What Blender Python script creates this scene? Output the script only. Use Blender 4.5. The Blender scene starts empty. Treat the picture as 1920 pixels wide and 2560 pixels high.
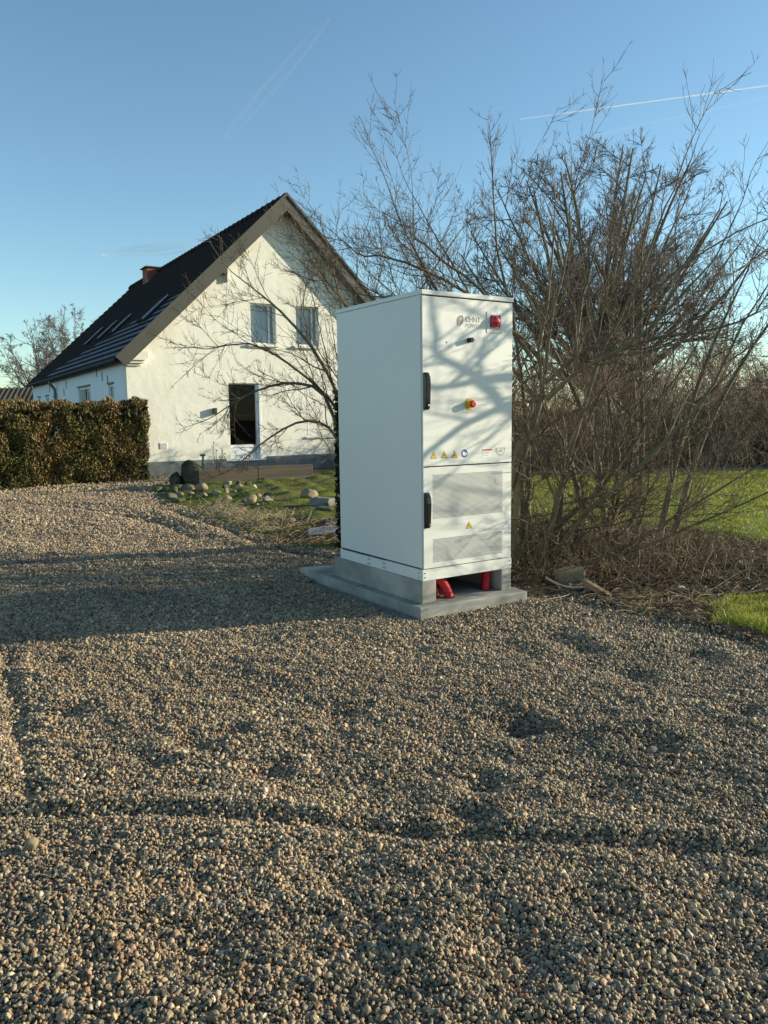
import bpy, math, random
import numpy as np
from mathutils import Vector, Matrix

sc = bpy.context.scene
C = sc.collection
R = math.radians

# ------------------------------------------------------------------ camera, sky, sun, exposure
PITCH, ROLL, FPX = 0.12308, -0.01301, 1938.5
cp, sp = math.cos(PITCH), math.sin(PITCH)
cr, sr = math.cos(ROLL), math.sin(ROLL)
fw = Vector((0, cp, -sp)); up0 = Vector((0, sp, cp)); ri0 = Vector((1, 0, 0))
ri = ri0 * cr + up0 * sr; up = -ri0 * sr + up0 * cr
cd = bpy.data.cameras.new('camera'); cam = bpy.data.objects.new('camera', cd); C.objects.link(cam)
cam.matrix_world = Matrix(((ri.x, up.x, -fw.x, 0), (ri.y, up.y, -fw.y, 0), (ri.z, up.z, -fw.z, 1.6), (0, 0, 0, 1)))
cd.sensor_fit = 'VERTICAL'; cd.sensor_height = 36.0; cd.lens = 36.0 * FPX / 2560
cd.clip_start = 0.05; cd.clip_end = 20000
sc.camera = cam

SUN_AZ, SUN_EL = R(77.3), R(15.0)            # azimuth clockwise from +Y
w = bpy.data.worlds.new('World'); sc.world = w; w.use_nodes = True
nt = w.node_tree; nt.nodes.clear()
sky = nt.nodes.new('ShaderNodeTexSky'); sky.sky_type = 'NISHITA'; sky.sun_disc = False
sky.sun_elevation = SUN_EL; sky.sun_rotation = SUN_AZ
sky.air_density = 1.0; sky.dust_density = 0.25; sky.ozone_density = 1.3; sky.altitude = 50
bg = nt.nodes.new('ShaderNodeBackground'); bg.inputs['Strength'].default_value = 0.124
wo = nt.nodes.new('ShaderNodeOutputWorld')
wb = nt.nodes.new('ShaderNodeMix'); wb.data_type = 'RGBA'; wb.blend_type = 'MULTIPLY'; wb.inputs[0].default_value = 1.0; wb.inputs[7].default_value = (0.76, 0.935, 0.97, 1)   # camera white balance
nt.links.new(sky.outputs[0], wb.inputs[6]); nt.links.new(wb.outputs[2], bg.inputs[0]); nt.links.new(bg.outputs[0], wo.inputs[0])

sl = bpy.data.lights.new('sun', 'SUN'); sl.energy = 4.9; sl.angle = R(0.53); sl.color = (1.0, 0.91, 0.68)
so = bpy.data.objects.new('sun', sl); C.objects.link(so)
sd_ = Vector((math.sin(SUN_AZ) * math.cos(SUN_EL), math.cos(SUN_AZ) * math.cos(SUN_EL), math.sin(SUN_EL)))
so.rotation_euler = sd_.to_track_quat('Z', 'Y').to_euler(); so.location = sd_ * 60

vs = sc.view_settings
vs.view_transform = 'Standard'; vs.look = 'None'; vs.exposure = 0.75; vs.gamma = 1.0; vs.use_curve_mapping = False
sc.render.engine = 'CYCLES'
sc.cycles.max_bounces = 6; sc.cycles.diffuse_bounces = 3; sc.cycles.glossy_bounces = 3
sc.cycles.transparent_max_bounces = 12; sc.cycles.transmission_bounces = 4
sc.cycles.use_denoising = True

# ------------------------------------------------------------------ helpers
rng = np.random.default_rng(11)
random.seed(5)

def tag(o, label=None, cat=None, group=None, kind=None):
    if label: o['label'] = label
    if cat: o['category'] = cat
    if group: o['group'] = group
    if kind: o['kind'] = kind
    return o

def thing(name, label, cat, loc=(0, 0, 0), rz=0.0, group=None):
    o = bpy.data.objects.new(name, None); C.objects.link(o)
    o.empty_display_size = 0.2
    o.location = loc; o.rotation_euler = (0, 0, rz)
    return tag(o, label, cat, group)

class Nodes:
    def __init__(s, m): s.t = m.node_tree
    def n(s, typ, **kw):
        x = s.t.nodes.new(typ)
        for k, v in kw.items():
            if k.startswith('i_'):
                key = k[2:]
                key = int(key) if key.isdigit() else key.replace('_', ' ')
                x.inputs[key].default_value = v
            else: setattr(x, k, v)
        return x
    def l(s, a, b): s.t.links.new(a, b)
    def ramp(s, fac, stops):
        r = s.t.nodes.new('ShaderNodeValToRGB'); e = r.color_ramp.elements
        e[0].position, e[0].color = stops[0][0], (*stops[0][1], 1)
        e[1].position, e[1].color = stops[-1][0], (*stops[-1][1], 1)
        for p, c in stops[1:-1]:
            q = e.new(p); q.color = (*c, 1)
        s.l(fac, r.inputs[0]); return r.outputs[0]
    def mix(s, fac, a, b, mode='MIX'):
        m = s.t.nodes.new('ShaderNodeMix'); m.data_type = 'RGBA'; m.blend_type = mode
        for k, v in ((0, fac), (6, a), (7, b)):
            if isinstance(v, (float, int)): m.inputs[k].default_value = v
            elif isinstance(v, tuple): m.inputs[k].default_value = (*v, 1)
            else: s.l(v, m.inputs[k])
        return m.outputs[2]

def mat(name, col, rough=0.7, var=None, vscale=6.0, bump=0.0, bscale=30.0, detail=6.0, metal=0.0, spec=0.4,
        tint=None, coords='Object', stretch=None, var2=None, v2scale=0.7, bdist=0.02):
    """principled with noise colour variation, optional per-face attribute tint and bump"""
    m = bpy.data.materials.new(name); m.use_nodes = True
    N = Nodes(m); b = N.t.nodes['Principled BSDF']
    b.inputs['Roughness'].default_value = rough; b.inputs['Metallic'].default_value = metal
    b.inputs['Specular IOR Level'].default_value = spec
    tc = N.n('ShaderNodeTexCoord').outputs[coords]
    if stretch:
        mp = N.n('ShaderNodeMapping'); mp.inputs['Scale'].default_value = stretch; N.l(tc, mp.inputs[0]); tc = mp.outputs[0]
    cur = None
    if var:
        nz = N.n('ShaderNodeTexNoise', i_Scale=vscale, i_Detail=detail, i_Roughness=0.62); N.l(tc, nz.inputs['Vector'])
        cur = N.ramp(nz.outputs['Fac'], [(0.34, col), (0.68, var)])
        if var2:
            n2 = N.n('ShaderNodeTexNoise', i_Scale=v2scale, i_Detail=4.0); N.l(tc, n2.inputs['Vector'])
            f2 = N.ramp(n2.outputs['Fac'], [(0.45, (0, 0, 0)), (0.65, (1, 1, 1))])
            cur = N.mix(f2, cur, var2)
    if tint:
        at = N.n('ShaderNodeAttribute', attribute_name=tint)
        cur = N.mix(1.0, cur if cur else col, at.outputs['Color'], 'MULTIPLY')
    if cur is None: b.inputs['Base Color'].default_value = (*col, 1)
    else: N.l(cur, b.inputs['Base Color'])
    if bump:
        bn = N.n('ShaderNodeTexNoise', i_Scale=bscale, i_Detail=8.0, i_Roughness=0.6); N.l(tc, bn.inputs['Vector'])
        bp = N.n('ShaderNodeBump', i_Strength=bump, i_Distance=bdist); N.l(bn.outputs['Fac'], bp.inputs['Height'])
        N.l(bp.outputs[0], b.inputs['Normal'])
    return m

def np_mesh(name, V, faces, mats, parent=None, tint=None, smooth=False, midx=None, loc=(0, 0, 0)):
    """faces: list of int arrays (k,3) or (k,4)"""
    me = bpy.data.meshes.new(name)
    V = np.asarray(V, dtype=np.float32)
    faces = [np.asarray(f, dtype=np.int32) for f in faces if len(f)]
    lv = np.concatenate([f.ravel() for f in faces])
    tot = np.concatenate([np.full(len(f), f.shape[1], np.int32) for f in faces])
    st = np.concatenate([[0], np.cumsum(tot)[:-1]]).astype(np.int32)
    me.vertices.add(len(V)); me.vertices.foreach_set('co', V.ravel())
    me.loops.add(len(lv)); me.loops.foreach_set('vertex_index', lv)
    me.polygons.add(len(tot)); me.polygons.foreach_set('loop_start', st)
    try: me.polygons.foreach_set('loop_total', tot)
    except Exception: pass
    if midx is not None: me.polygons.foreach_set('material_index', np.asarray(midx, np.int32))
    me.update(calc_edges=True)
    if smooth: me.polygons.foreach_set('use_smooth', np.ones(len(tot), bool))
    if tint is not None:
        a = me.color_attributes.new('tint', 'FLOAT_COLOR', 'POINT')
        t = np.ones((len(V), 4), np.float32); t[:, :3] = tint; a.data.foreach_set('color', t.ravel())
    for m in (mats if isinstance(mats, (list, tuple)) else [mats]): me.materials.append(m)
    o = bpy.data.objects.new(name, me); C.objects.link(o)
    o.location = loc
    if parent: o.parent = parent
    return o

class MB:
    """collects solids, links them as one mesh object"""
    def __init__(s): s.v = []; s.f = []; s.m = []
    def add(s, vs, fs, m=0):
        b = len(s.v); s.v += [tuple(x) for x in vs]
        for f in fs: s.f.append([b + i for i in f]); s.m.append(m)
        return s
    def box(s, x0, x1, y0, y1, z0, z1, m=0):
        return s.add([(x0, y0, z0), (x1, y0, z0), (x1, y1, z0), (x0, y1, z0), (x0, y0, z1), (x1, y0, z1), (x1, y1, z1), (x0, y1, z1)],
                     [(0, 3, 2, 1), (4, 5, 6, 7), (0, 1, 5, 4), (1, 2, 6, 5), (2, 3, 7, 6), (3, 0, 4, 7)], m)
    def prism(s, poly, y0, y1, m=0, ax='y'):
        """polygon in the (x,z) plane extruded along y (ax='y'), or in (x,y) extruded along z"""
        n = len(poly)
        if ax == 'y': P = [(x, y0, z) for x, z in poly] + [(x, y1, z) for x, z in poly]
        elif ax == 'x': P = [(y0, x, z) for x, z in poly] + [(y1, x, z) for x, z in poly]
        else: P = [(x, y, y0) for x, y in poly] + [(x, y, y1) for x, y in poly]
        F = [tuple(range(n - 1, -1, -1)), tuple(range(n, 2 * n))] + [(i, (i + 1) % n, n + (i + 1) % n, n + i) for i in range(n)]
        return s.add(P, F, m)
    def cyl(s, c, axis, r0, r1, L, k=16, m=0):
        a = Vector(axis).normalized(); t = a.orthogonal().normalized(); u = a.cross(t); c = Vector(c)
        P = []
        for q, rr in ((0, r0), (L, r1)):
            for i in range(k):
                th = 2 * math.pi * i / k
                P.append(c + a * q + (t * math.cos(th) + u * math.sin(th)) * rr)
        F = [tuple(range(k - 1, -1, -1)), tuple(range(k, 2 * k))] + [(i, (i + 1) % k, k + (i + 1) % k, k + i) for i in range(k)]
        return s.add(P, F, m)
    def tube(s, pts, rad, k=10, m=0):
        pts = [Vector(p) for p in pts]; n = len(pts)
        rad = rad if isinstance(rad, (list, tuple)) else [rad] * n
        ref = None; P = []
        for i, p in enumerate(pts):
            t = (pts[min(i + 1, n - 1)] - pts[max(i - 1, 0)]).normalized()
            ref = t.orthogonal().normalized() if ref is None else (ref - t * ref.dot(t)).normalized()
            u = t.cross(ref)
            for j in range(k):
                th = 2 * math.pi * j / k
                P.append(p + (ref * math.cos(th) + u * math.sin(th)) * rad[i])
        F = [(i * k + j, i * k + (j + 1) % k, (i + 1) * k + (j + 1) % k, (i + 1) * k + j) for i in range(n - 1) for j in range(k)]
        F += [tuple(range(k - 1, -1, -1)), tuple(range((n - 1) * k, n * k))]
        return s.add(P, F, m)
    def build(s, name, mats, parent=None, bevel=0.0, smooth=False, loc=(0, 0, 0), rot=None, seg=2):
        me = bpy.data.meshes.new(name); me.from_pydata(s.v, [], s.f)
        me.polygons.foreach_set('material_index', s.m)
        import bmesh
        b = bmesh.new(); b.from_mesh(me); bmesh.ops.recalc_face_normals(b, faces=b.faces); b.to_mesh(me); b.free()
        for q in (mats if isinstance(mats, (list, tuple)) else [mats]): me.materials.append(q)
        if smooth: me.polygons.foreach_set('use_smooth', [True] * len(me.polygons))
        me.update()
        o = bpy.data.objects.new(name, me); C.objects.link(o); o.location = loc
        if rot: o.rotation_euler = rot
        if parent: o.parent = parent
        if bevel:
            bv = o.modifiers.new('bevel', 'BEVEL'); bv.width = bevel; bv.segments = seg; bv.limit_method = 'ANGLE'; bv.angle_limit = R(40)
        return o

def fbm(x, y, seed, waves=26, lo=0.25, hi=1.6):
    """smooth 2d height noise: sum of random waves, about -1..1"""
    g = np.random.default_rng(seed); z = np.zeros_like(x, dtype=float); tot = 0
    for _ in range(waves):
        wl = lo * (hi / lo) ** g.random(); a = g.random() * 2 * np.pi; ph = g.random() * 6.283
        am = wl ** 0.8
        z += am * np.sin((x * np.cos(a) + y * np.sin(a)) * 2 * np.pi / wl + ph); tot += am * am * 0.5
    return z / (2.2 * np.sqrt(tot))

def sdist(px, py, poly):
    """signed distance to polygon, positive inside"""
    poly = np.asarray(poly, float); n = len(poly)
    d = np.full(px.shape, 1e9); ins = np.zeros(px.shape, bool)
    for i in range(n):
        a = poly[i]; b = poly[(i + 1) % n]; e = b - a
        t = np.clip(((px - a[0]) * e[0] + (py - a[1]) * e[1]) / (e @ e), 0, 1)
        d = np.minimum(d, np.hypot(px - a[0] - t * e[0], py - a[1] - t * e[1]))
        c = ((a[1] > py) != (b[1] > py)) & (px < (b[0] - a[0]) * (py - a[1]) / (b[1] - a[1] + 1e-12) + a[0])
        ins ^= c
    return np.where(ins, d, -d)

def grid_mesh(name, xs, ys, hfun, m, smooth=True):
    X, Y = np.meshgrid(xs, ys); Z = hfun(X, Y); nx, ny = len(xs), len(ys)
    i = np.arange(nx * ny).reshape(ny, nx)
    F = np.stack([i[:-1, :-1], i[:-1, 1:], i[1:, 1:], i[1:, :-1]], -1).reshape(-1, 4)
    return np_mesh(name, np.stack([X, Y, Z], -1).reshape(-1, 3), [F], m, smooth=smooth)

# ---- branches: everything vectorised, one level at a time
def nrm(v): return v / (np.linalg.norm(v, axis=-1, keepdims=True) + 1e-9)

def sweep(P0, D0, L, n, upb, wob, g, R0, tip, updir=(0, 0, 1)):
    B = len(P0); P = np.zeros((B, n, 3)); P[:, 0] = P0; d = nrm(D0); st = (L / (n - 1))[:, None]
    u = np.asarray(updir, float)
    upb = np.asarray(upb, float).reshape(-1, 1) if np.ndim(upb) else upb
    for i in range(1, n):
        d = nrm(d + u * upb / (n - 1) + g.normal(0, wob, (B, 3)))
        P[:, i] = P[:, i - 1] + d * st
    s = np.linspace(0, 1, n)[None]
    return dict(P=P, R=np.maximum(R0[:, None] * (1 - (1 - tip) * s), 0.0), L=L)

def kids(par, num, g, t0=0.25, t1=1.0, ang=(25, 60), ratio=0.55, n=6, upb=0.35, wob=0.08, rr=0.6, minr=0.0016, tip=0.35, taper=0.5, azi=None):
    P, Rr, L = par['P'], par['R'], par['L']; B, m, _ = P.shape
    cnt = num if np.ndim(num) else np.full(B, num)
    idx = np.repeat(np.arange(B), cnt)
    if len(idx) == 0: return None
    t = t0 + (t1 - t0) * g.random(len(idx)); f = t * (m - 1); i = np.minimum(f.astype(int), m - 2); a = (f - i)[:, None]
    p0 = P[idx, i] * (1 - a) + P[idx, i + 1] * a; tg = nrm(P[idx, i + 1] - P[idx, i])
    r0 = Rr[idx, i] * (1 - a[:, 0]) + Rr[idx, i + 1] * a[:, 0]
    q = nrm(np.cross(tg, g.normal(0, 1, (len(idx), 3))))
    an = np.radians(g.uniform(ang[0], ang[1], len(idx)))[:, None]
    d = tg * np.cos(an) + q * np.sin(an)
    ll = L[idx] * ratio * (1 - taper * t) * g.uniform(0.6, 1.25, len(idx))
    return sweep(p0, d, ll, n, upb, wob, g, np.maximum(r0 * rr * g.uniform(0.7, 1.1, len(idx)), minr), tip)

def tube_arrays(br, k):
    P, Rr = br['P'], br['R']; B, n, _ = P.shape
    T = nrm(np.gradient(P, axis=1)); g = np.random.default_rng(3)
    u = nrm(np.cross(T.mean(1), g.normal(0, 1, (B, 3))))[:, None]
    A = nrm(u - T * (T * u).sum(-1, keepdims=True)); Bn = np.cross(T, A)
    th = np.arange(k) * 2 * np.pi / k
    V = P[:, :, None] + (A[:, :, None] * np.cos(th)[None, None, :, None] + Bn[:, :, None] * np.sin(th)[None, None, :, None]) * Rr[:, :, None, None]
    base = np.arange(B * n * k).reshape(B, n, k)
    a = base[:, :-1]; b = base[:, 1:]
    F = np.stack([a, np.roll(a, -1, 2), np.roll(b, -1, 2), b], -1).reshape(-1, 4)
    return V.reshape(-1, 3), F, base

def branch_mesh(name, sets, m, parent=None, smooth=True, tints=None, cap=False):
    Vs, Fs, Ts, o = [], [], [], 0
    for q, (br, k) in enumerate(sets):
        if br is None: continue
        V, F, base = tube_arrays(br, k); Vs.append(V); Fs.append(F + o); o += len(V)
        if cap and k == 4: Fs.append(base[:, -1, :] + o - len(V))
        if tints is not None:
            B, n, _ = br['P'].shape; g = np.random.default_rng(q)
            t = np.asarray(tints[q])[None] * g.uniform(0.65, 1.3, (B, 1)); Ts.append(np.repeat(t, n * k, 0))
    return np_mesh(name, np.concatenate(Vs), Fs, m, parent, np.concatenate(Ts) if tints is not None else None, smooth)

def curve_pts(pts, n):
    """Catmull-Rom through pts, n samples"""
    p = np.asarray(pts, float); p = np.vstack([2 * p[0] - p[1], p, 2 * p[-1] - p[-2]]); out = []
    for t in np.linspace(0, len(pts) - 1 - 1e-6, n):
        i = int(t); f = t - i; a, b, c, d = p[i:i + 4]
        out.append(0.5 * (2 * b + (c - a) * f + (2 * a - 5 * b + 4 * c - d) * f * f + (3 * b - a - 3 * c + d) * f ** 3))
    return np.array(out)

# ------------------------------------------------------------------ materials
M = {}
def whitewash(name, base, stain):
    m = mat(name, base, 0.85, var=stain, vscale=1.1, bump=0.28, bscale=3.2, spec=0.15, bdist=0.06, detail=5.0)
    return m
M['wall'] = whitewash('whitewash', (0.80, 0.775, 0.69), (0.73, 0.69, 0.58))
M['shade_wall'] = whitewash('shade_blue_wall', (0.82, 0.84, 0.85), (0.76, 0.78, 0.80))  # house paint without the cream weathering, the shade's blue put into its colour
M['white'] = mat('white_paint', (0.80, 0.80, 0.79), 0.45, var=(0.72, 0.72, 0.70), vscale=3)
M['plinth'] = mat('tarred_plinth', (0.19, 0.20, 0.20), 0.7, var=(0.14, 0.15, 0.155), vscale=2.0, bump=0.2, bscale=9)
M['barge'] = mat('barge_paint', (0.074, 0.070, 0.057), 0.6, var=(0.060, 0.057, 0.046), vscale=2.5)
M['soffit'] = mat('soffit_board', (0.11, 0.085, 0.06), 0.8, var=(0.07, 0.055, 0.04), vscale=8)
M['dark'] = mat('dark_interior', (0.016, 0.015, 0.014), 0.95, spec=0.05)
M['blind'] = mat('grey_blind', (0.74, 0.74, 0.76), 0.8, var=(0.68, 0.68, 0.70), vscale=2)
M['zinc'] = mat('zinc_pipe', (0.16, 0.18, 0.19), 0.5, var=(0.11, 0.125, 0.135), vscale=5, metal=0.3)
M['darkmetal'] = mat('dark_cladding', (0.03, 0.03, 0.032), 0.7, spec=0.1)
M['trim'] = mat('pale_trim', (0.42, 0.42, 0.44), 0.6)
M['roofglass'] = mat('roof_pane', (0.02, 0.022, 0.026), 0.35, spec=0.15)
M['lampmetal'] = mat('lamp_metal', (0.07, 0.065, 0.05), 0.4, metal=0.5)
M['pot'] = mat('pale_pot', (0.5, 0.48, 0.42), 0.8)
M['leafdark'] = mat('house_plant_leaf', (0.05, 0.11, 0.03), 0.5)
M['concrete'] = mat('concrete', (0.30, 0.285, 0.25), 0.9, var=(0.22, 0.21, 0.185), vscale=7, bump=0.25, bscale=40, spec=0.2, var2=(0.40, 0.38, 0.335), v2scale=2.6, bdist=0.006)
M['shell'] = mat('powder_coat', (0.72, 0.71, 0.665), 0.38, var=(0.69, 0.68, 0.635), vscale=1.4, bump=0.06, bscale=420, spec=0.4, bdist=0.001)
M['gap'] = mat('door_gap', (0.03, 0.03, 0.03), 0.9)
M['handle'] = mat('black_handle', (0.012, 0.012, 0.013), 0.28)
M['steel'] = mat('bright_steel', (0.55, 0.55, 0.56), 0.22, metal=1.0)
M['grey'] = mat('printed_grey', (0.22, 0.21, 0.19), 0.6)
M['greylight'] = mat('printed_light_grey', (0.38, 0.37, 0.34), 0.6)
M['hole'] = mat('grille_hole', (0.05, 0.055, 0.055), 0.8)
M['yellow'] = mat('warning_yellow', (0.75, 0.47, 0.02), 0.45)
M['black'] = mat('print_black', (0.02, 0.02, 0.02), 0.5)
M['blue'] = mat('print_blue', (0.03, 0.07, 0.30), 0.45)
M['printwhite'] = mat('print_white', (0.8, 0.8, 0.78), 0.5)
M['red'] = mat('button_red', (0.55, 0.04, 0.025), 0.35)
M['printred'] = mat('print_red', (0.5, 0.04, 0.03), 0.5)
M['maroon'] = mat('beacon_recess', (0.13, 0.018, 0.03), 0.6)
M['conduit'] = mat('red_conduit', (0.56, 0.02, 0.022), 0.42, var=(0.46, 0.016, 0.018), vscale=12)
M['bark'] = mat('bark', (0.20, 0.165, 0.11), 0.85, var=(0.12, 0.094, 0.062), vscale=9, bump=0.6, bscale=24, spec=0.2, stretch=(1, 1, 0.35), var2=(0.19, 0.175, 0.11), v2scale=3.0)
M['twig'] = mat('twig_bark', (1, 1, 1), 0.75, tint='tint', spec=0.25)
M['leaf'] = mat('leaf', (1, 1, 1), 0.7, tint='tint', spec=0.25)
M['cutwood'] = mat('cut_wood', (0.30, 0.20, 0.12), 0.8, var=(0.22, 0.14, 0.08), vscale=20)
M['sleeper'] = mat('old_sleeper', (0.095, 0.076, 0.056), 0.9, var=(0.05, 0.042, 0.032), vscale=5, bump=0.5, bscale=20, stretch=(0.25, 1, 3), var2=(0.12, 0.092, 0.062), v2scale=1.4)
M['soil'] = mat('soil', (0.075, 0.052, 0.034), 0.95, var=(0.13, 0.092, 0.058), vscale=5, bump=0.9, bscale=26, spec=0.1, detail=9)
M['moss'] = mat('mossy_soil', (0.065, 0.085, 0.016), 0.95, var=(0.15, 0.175, 0.03), vscale=3.2, bump=0.8, bscale=18, spec=0.1, var2=(0.10, 0.075, 0.042), v2scale=1.1, detail=9)
M['lawnbase'] = mat('lawn_soil', (0.12, 0.16, 0.028), 0.95, var=(0.17, 0.20, 0.04), vscale=2.2, bump=0.7, bscale=30, spec=0.1, detail=9)
M['mossrock'] = mat('mossy_boulder', (0.03, 0.034, 0.018), 0.95, var=(0.055, 0.065, 0.022), vscale=5, bump=0.7, bscale=14, spec=0.1, var2=(0.10, 0.09, 0.07), v2scale=2)
M['brick'] = None
M['plasticwhite'] = mat('dirty_white_plastic', (0.50, 0.49, 0.45), 0.5, var=(0.33, 0.32, 0.27), vscale=9)
M['plantgreen'] = mat('green_enamel', (0.05, 0.12, 0.07), 0.5)
M['heart'] = mat('hedge_core_dark', (0.03, 0.025, 0.014), 0.95, var=(0.05, 0.04, 0.02), vscale=14, bump=0.8, bscale=30, spec=0.05)
M['slab'] = mat('flat_slate', (0.10, 0.115, 0.125), 0.5, var=(0.24, 0.27, 0.31), vscale=4, bump=0.4, bscale=16)
M['farpath'] = mat('far_path', (0.24, 0.23, 0.22), 0.9, var=(0.17, 0.165, 0.155), vscale=3)
M['ground'] = mat('field', (0.07, 0.085, 0.03), 0.95, var=(0.10, 0.09, 0.05), vscale=0.3)
M['shedmetal'] = mat('rusty_sheet', (0.11, 0.082, 0.06), 0.8, var=(0.07, 0.05, 0.036), vscale=1.6, stretch=(2, 1, 0.4))

def rock_mat(name, a, b, c):
    return mat(name, a, 0.85, var=b, vscale=8, bump=0.5, bscale=26, spec=0.25, var2=c, v2scale=3.0)
ROCK = dict(pink=rock_mat('pink_granite', (0.255, 0.183, 0.136), (0.306, 0.238, 0.187), (0.204, 0.162, 0.128)),
            tan=rock_mat('tan_stone', (0.255, 0.200, 0.119), (0.204, 0.157, 0.093), (0.289, 0.238, 0.153)),
            grey=rock_mat('grey_stone', (0.19, 0.18, 0.155), (0.25, 0.235, 0.20), (0.12, 0.125, 0.09)),
            dark=rock_mat('dark_stone', (0.075, 0.075, 0.065), (0.11, 0.105, 0.09), (0.06, 0.07, 0.035)),
            white=rock_mat('white_stone', (0.48, 0.46, 0.41), (0.40, 0.38, 0.34), (0.52, 0.50, 0.45)),
            green=rock_mat('moss_stone', (0.06, 0.07, 0.03), (0.10, 0.105, 0.05), (0.14, 0.13, 0.10)))

def glass_mat(name, rough=0.0):
    m = bpy.data.materials.new(name); m.use_nodes = True; N = Nodes(m); N.t.nodes.clear()
    o = N.n('ShaderNodeOutputMaterial'); mx = N.n('ShaderNodeMixShader')
    t = N.n('ShaderNodeBsdfTransparent'); t.inputs[0].default_value = (0.93, 0.95, 0.95, 1)
    gl = N.n('ShaderNodeBsdfGlossy'); gl.inputs['Roughness'].default_value = rough
    fr = N.n('ShaderNodeFresnel', i_IOR=1.18)
    N.l(fr.outputs[0], mx.inputs[0]); N.l(t.outputs[0], mx.inputs[1]); N.l(gl.outputs[0], mx.inputs[2]); N.l(mx.outputs[0], o.inputs[0])
    return m
M['glass'] = glass_mat('window_glass', 0.01)

def red_lens():
    m = bpy.data.materials.new('red_lens'); m.use_nodes = True; b = m.node_tree.nodes['Principled BSDF']
    b.inputs['Base Color'].default_value = (0.75, 0.02, 0.06, 1); b.inputs['Roughness'].default_value = 0.12
    b.inputs['Transmission Weight'].default_value = 0.25; b.inputs['Coat Weight'].default_value = 0.6
    return m
M['lens'] = red_lens()

def brick_mat():
    m = bpy.data.materials.new('chimney_brick'); m.use_nodes = True; N = Nodes(m); b = N.t.nodes['Principled BSDF']
    tc = N.n('ShaderNodeTexCoord'); mp = N.n('ShaderNodeMapping'); mp.inputs['Rotation'].default_value = (R(90), 0, 0)
    N.l(tc.outputs['Object'], mp.inputs[0])
    br = N.n('ShaderNodeTexBrick', i_Scale=1.0, i_Mortar_Size=0.008); br.inputs['Brick Width'].default_value = 0.23; br.inputs['Row Height'].default_value = 0.07
    br.inputs['Color1'].default_value = (0.30, 0.085, 0.035, 1); br.inputs['Color2'].default_value = (0.22, 0.06, 0.03, 1); br.inputs['Mortar'].default_value = (0.20, 0.13, 0.09, 1)
    N.l(mp.outputs[0], br.inputs[0]); N.l(br.outputs[0], b.inputs['Base Color']); b.inputs['Roughness'].default_value = 0.9
    return m
M['brick'] = brick_mat()

def tile_mat():
    """dark concrete tiles; each course carries the property 'frost' = how far along the roof rime is left on it"""
    m = bpy.data.materials.new('roof_tile'); m.use_nodes = True; N = Nodes(m); b = N.t.nodes['Principled BSDF']
    tc = N.n('ShaderNodeTexCoord'); sx = N.n('ShaderNodeSeparateXYZ'); N.l(tc.outputs['Object'], sx.inputs[0])
    nz = N.n('ShaderNodeTexNoise', i_Scale=3.0, i_Detail=6.0); N.l(tc.outputs['Object'], nz.inputs['Vector'])
    base = N.ramp(nz.outputs['Fac'], [(0.3, (0.020, 0.0165, 0.0165)), (0.7, (0.034, 0.028, 0.027))])
    f0 = N.n('ShaderNodeAttribute', attribute_name='frost', attribute_type='OBJECT')
    n2 = N.n('ShaderNodeTexNoise', i_Scale=0.9, i_Detail=4.0); N.l(tc.outputs['Object'], n2.inputs['Vector'])
    # along: y < frost + noise
    a = N.n('ShaderNodeMath', operation='MULTIPLY_ADD'); N.l(n2.outputs['Fac'], a.inputs[0]); a.inputs[1].default_value = 5.0; N.l(f0.outputs['Fac'], a.inputs[2])
    s1 = N.n('ShaderNodeMath', operation='SUBTRACT'); N.l(a.outputs[0], s1.inputs[0]); N.l(sx.outputs['Y'], s1.inputs[1])
    along = N.n('ShaderNodeMapRange'); along.inputs[1].default_value = 2.2; along.inputs[2].default_value = 3.4; N.l(s1.outputs[0], along.inputs[0])
    # across the tile: rime on the upper two thirds of each course (x is the run along the slope)
    xr = N.n('ShaderNodeMath', operation='MULTIPLY_ADD'); N.l(n2.outputs['Fac'], xr.inputs[0]); xr.inputs[1].default_value = 0.08; N.l(sx.outputs['X'], xr.inputs[2])
    ac = N.n('ShaderNodeMapRange'); ac.inputs[1].default_value = 0.135; ac.inputs[2].default_value = 0.19; N.l(xr.outputs[0], ac.inputs[0])
    mu = N.n('ShaderNodeMath', operation='MULTIPLY'); N.l(along.outputs[0], mu.inputs[0]); N.l(ac.outputs[0], mu.inputs[1])
    n3 = N.n('ShaderNodeTexNoise', i_Scale=26.0, i_Detail=3.0); N.l(tc.outputs['Object'], n3.inputs['Vector'])
    gr = N.n('ShaderNodeMapRange'); gr.inputs[1].default_value = 0.32; gr.inputs[2].default_value = 0.62; gr.inputs[3].default_value = 0.35; N.l(n3.outputs['Fac'], gr.inputs[0])
    m3 = N.n('ShaderNodeMath', operation='MULTIPLY'); N.l(mu.outputs[0], m3.inputs[0]); N.l(gr.outputs[0], m3.inputs[1])
    N.l(N.mix(m3.outputs[0], base, (0.235, 0.245, 0.295)), b.inputs['Base Color'])
    b.inputs['Roughness'].default_value = 0.9; b.inputs['Specular IOR Level'].default_value = 0.05
    return m
M['tile'] = tile_mat()

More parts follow.
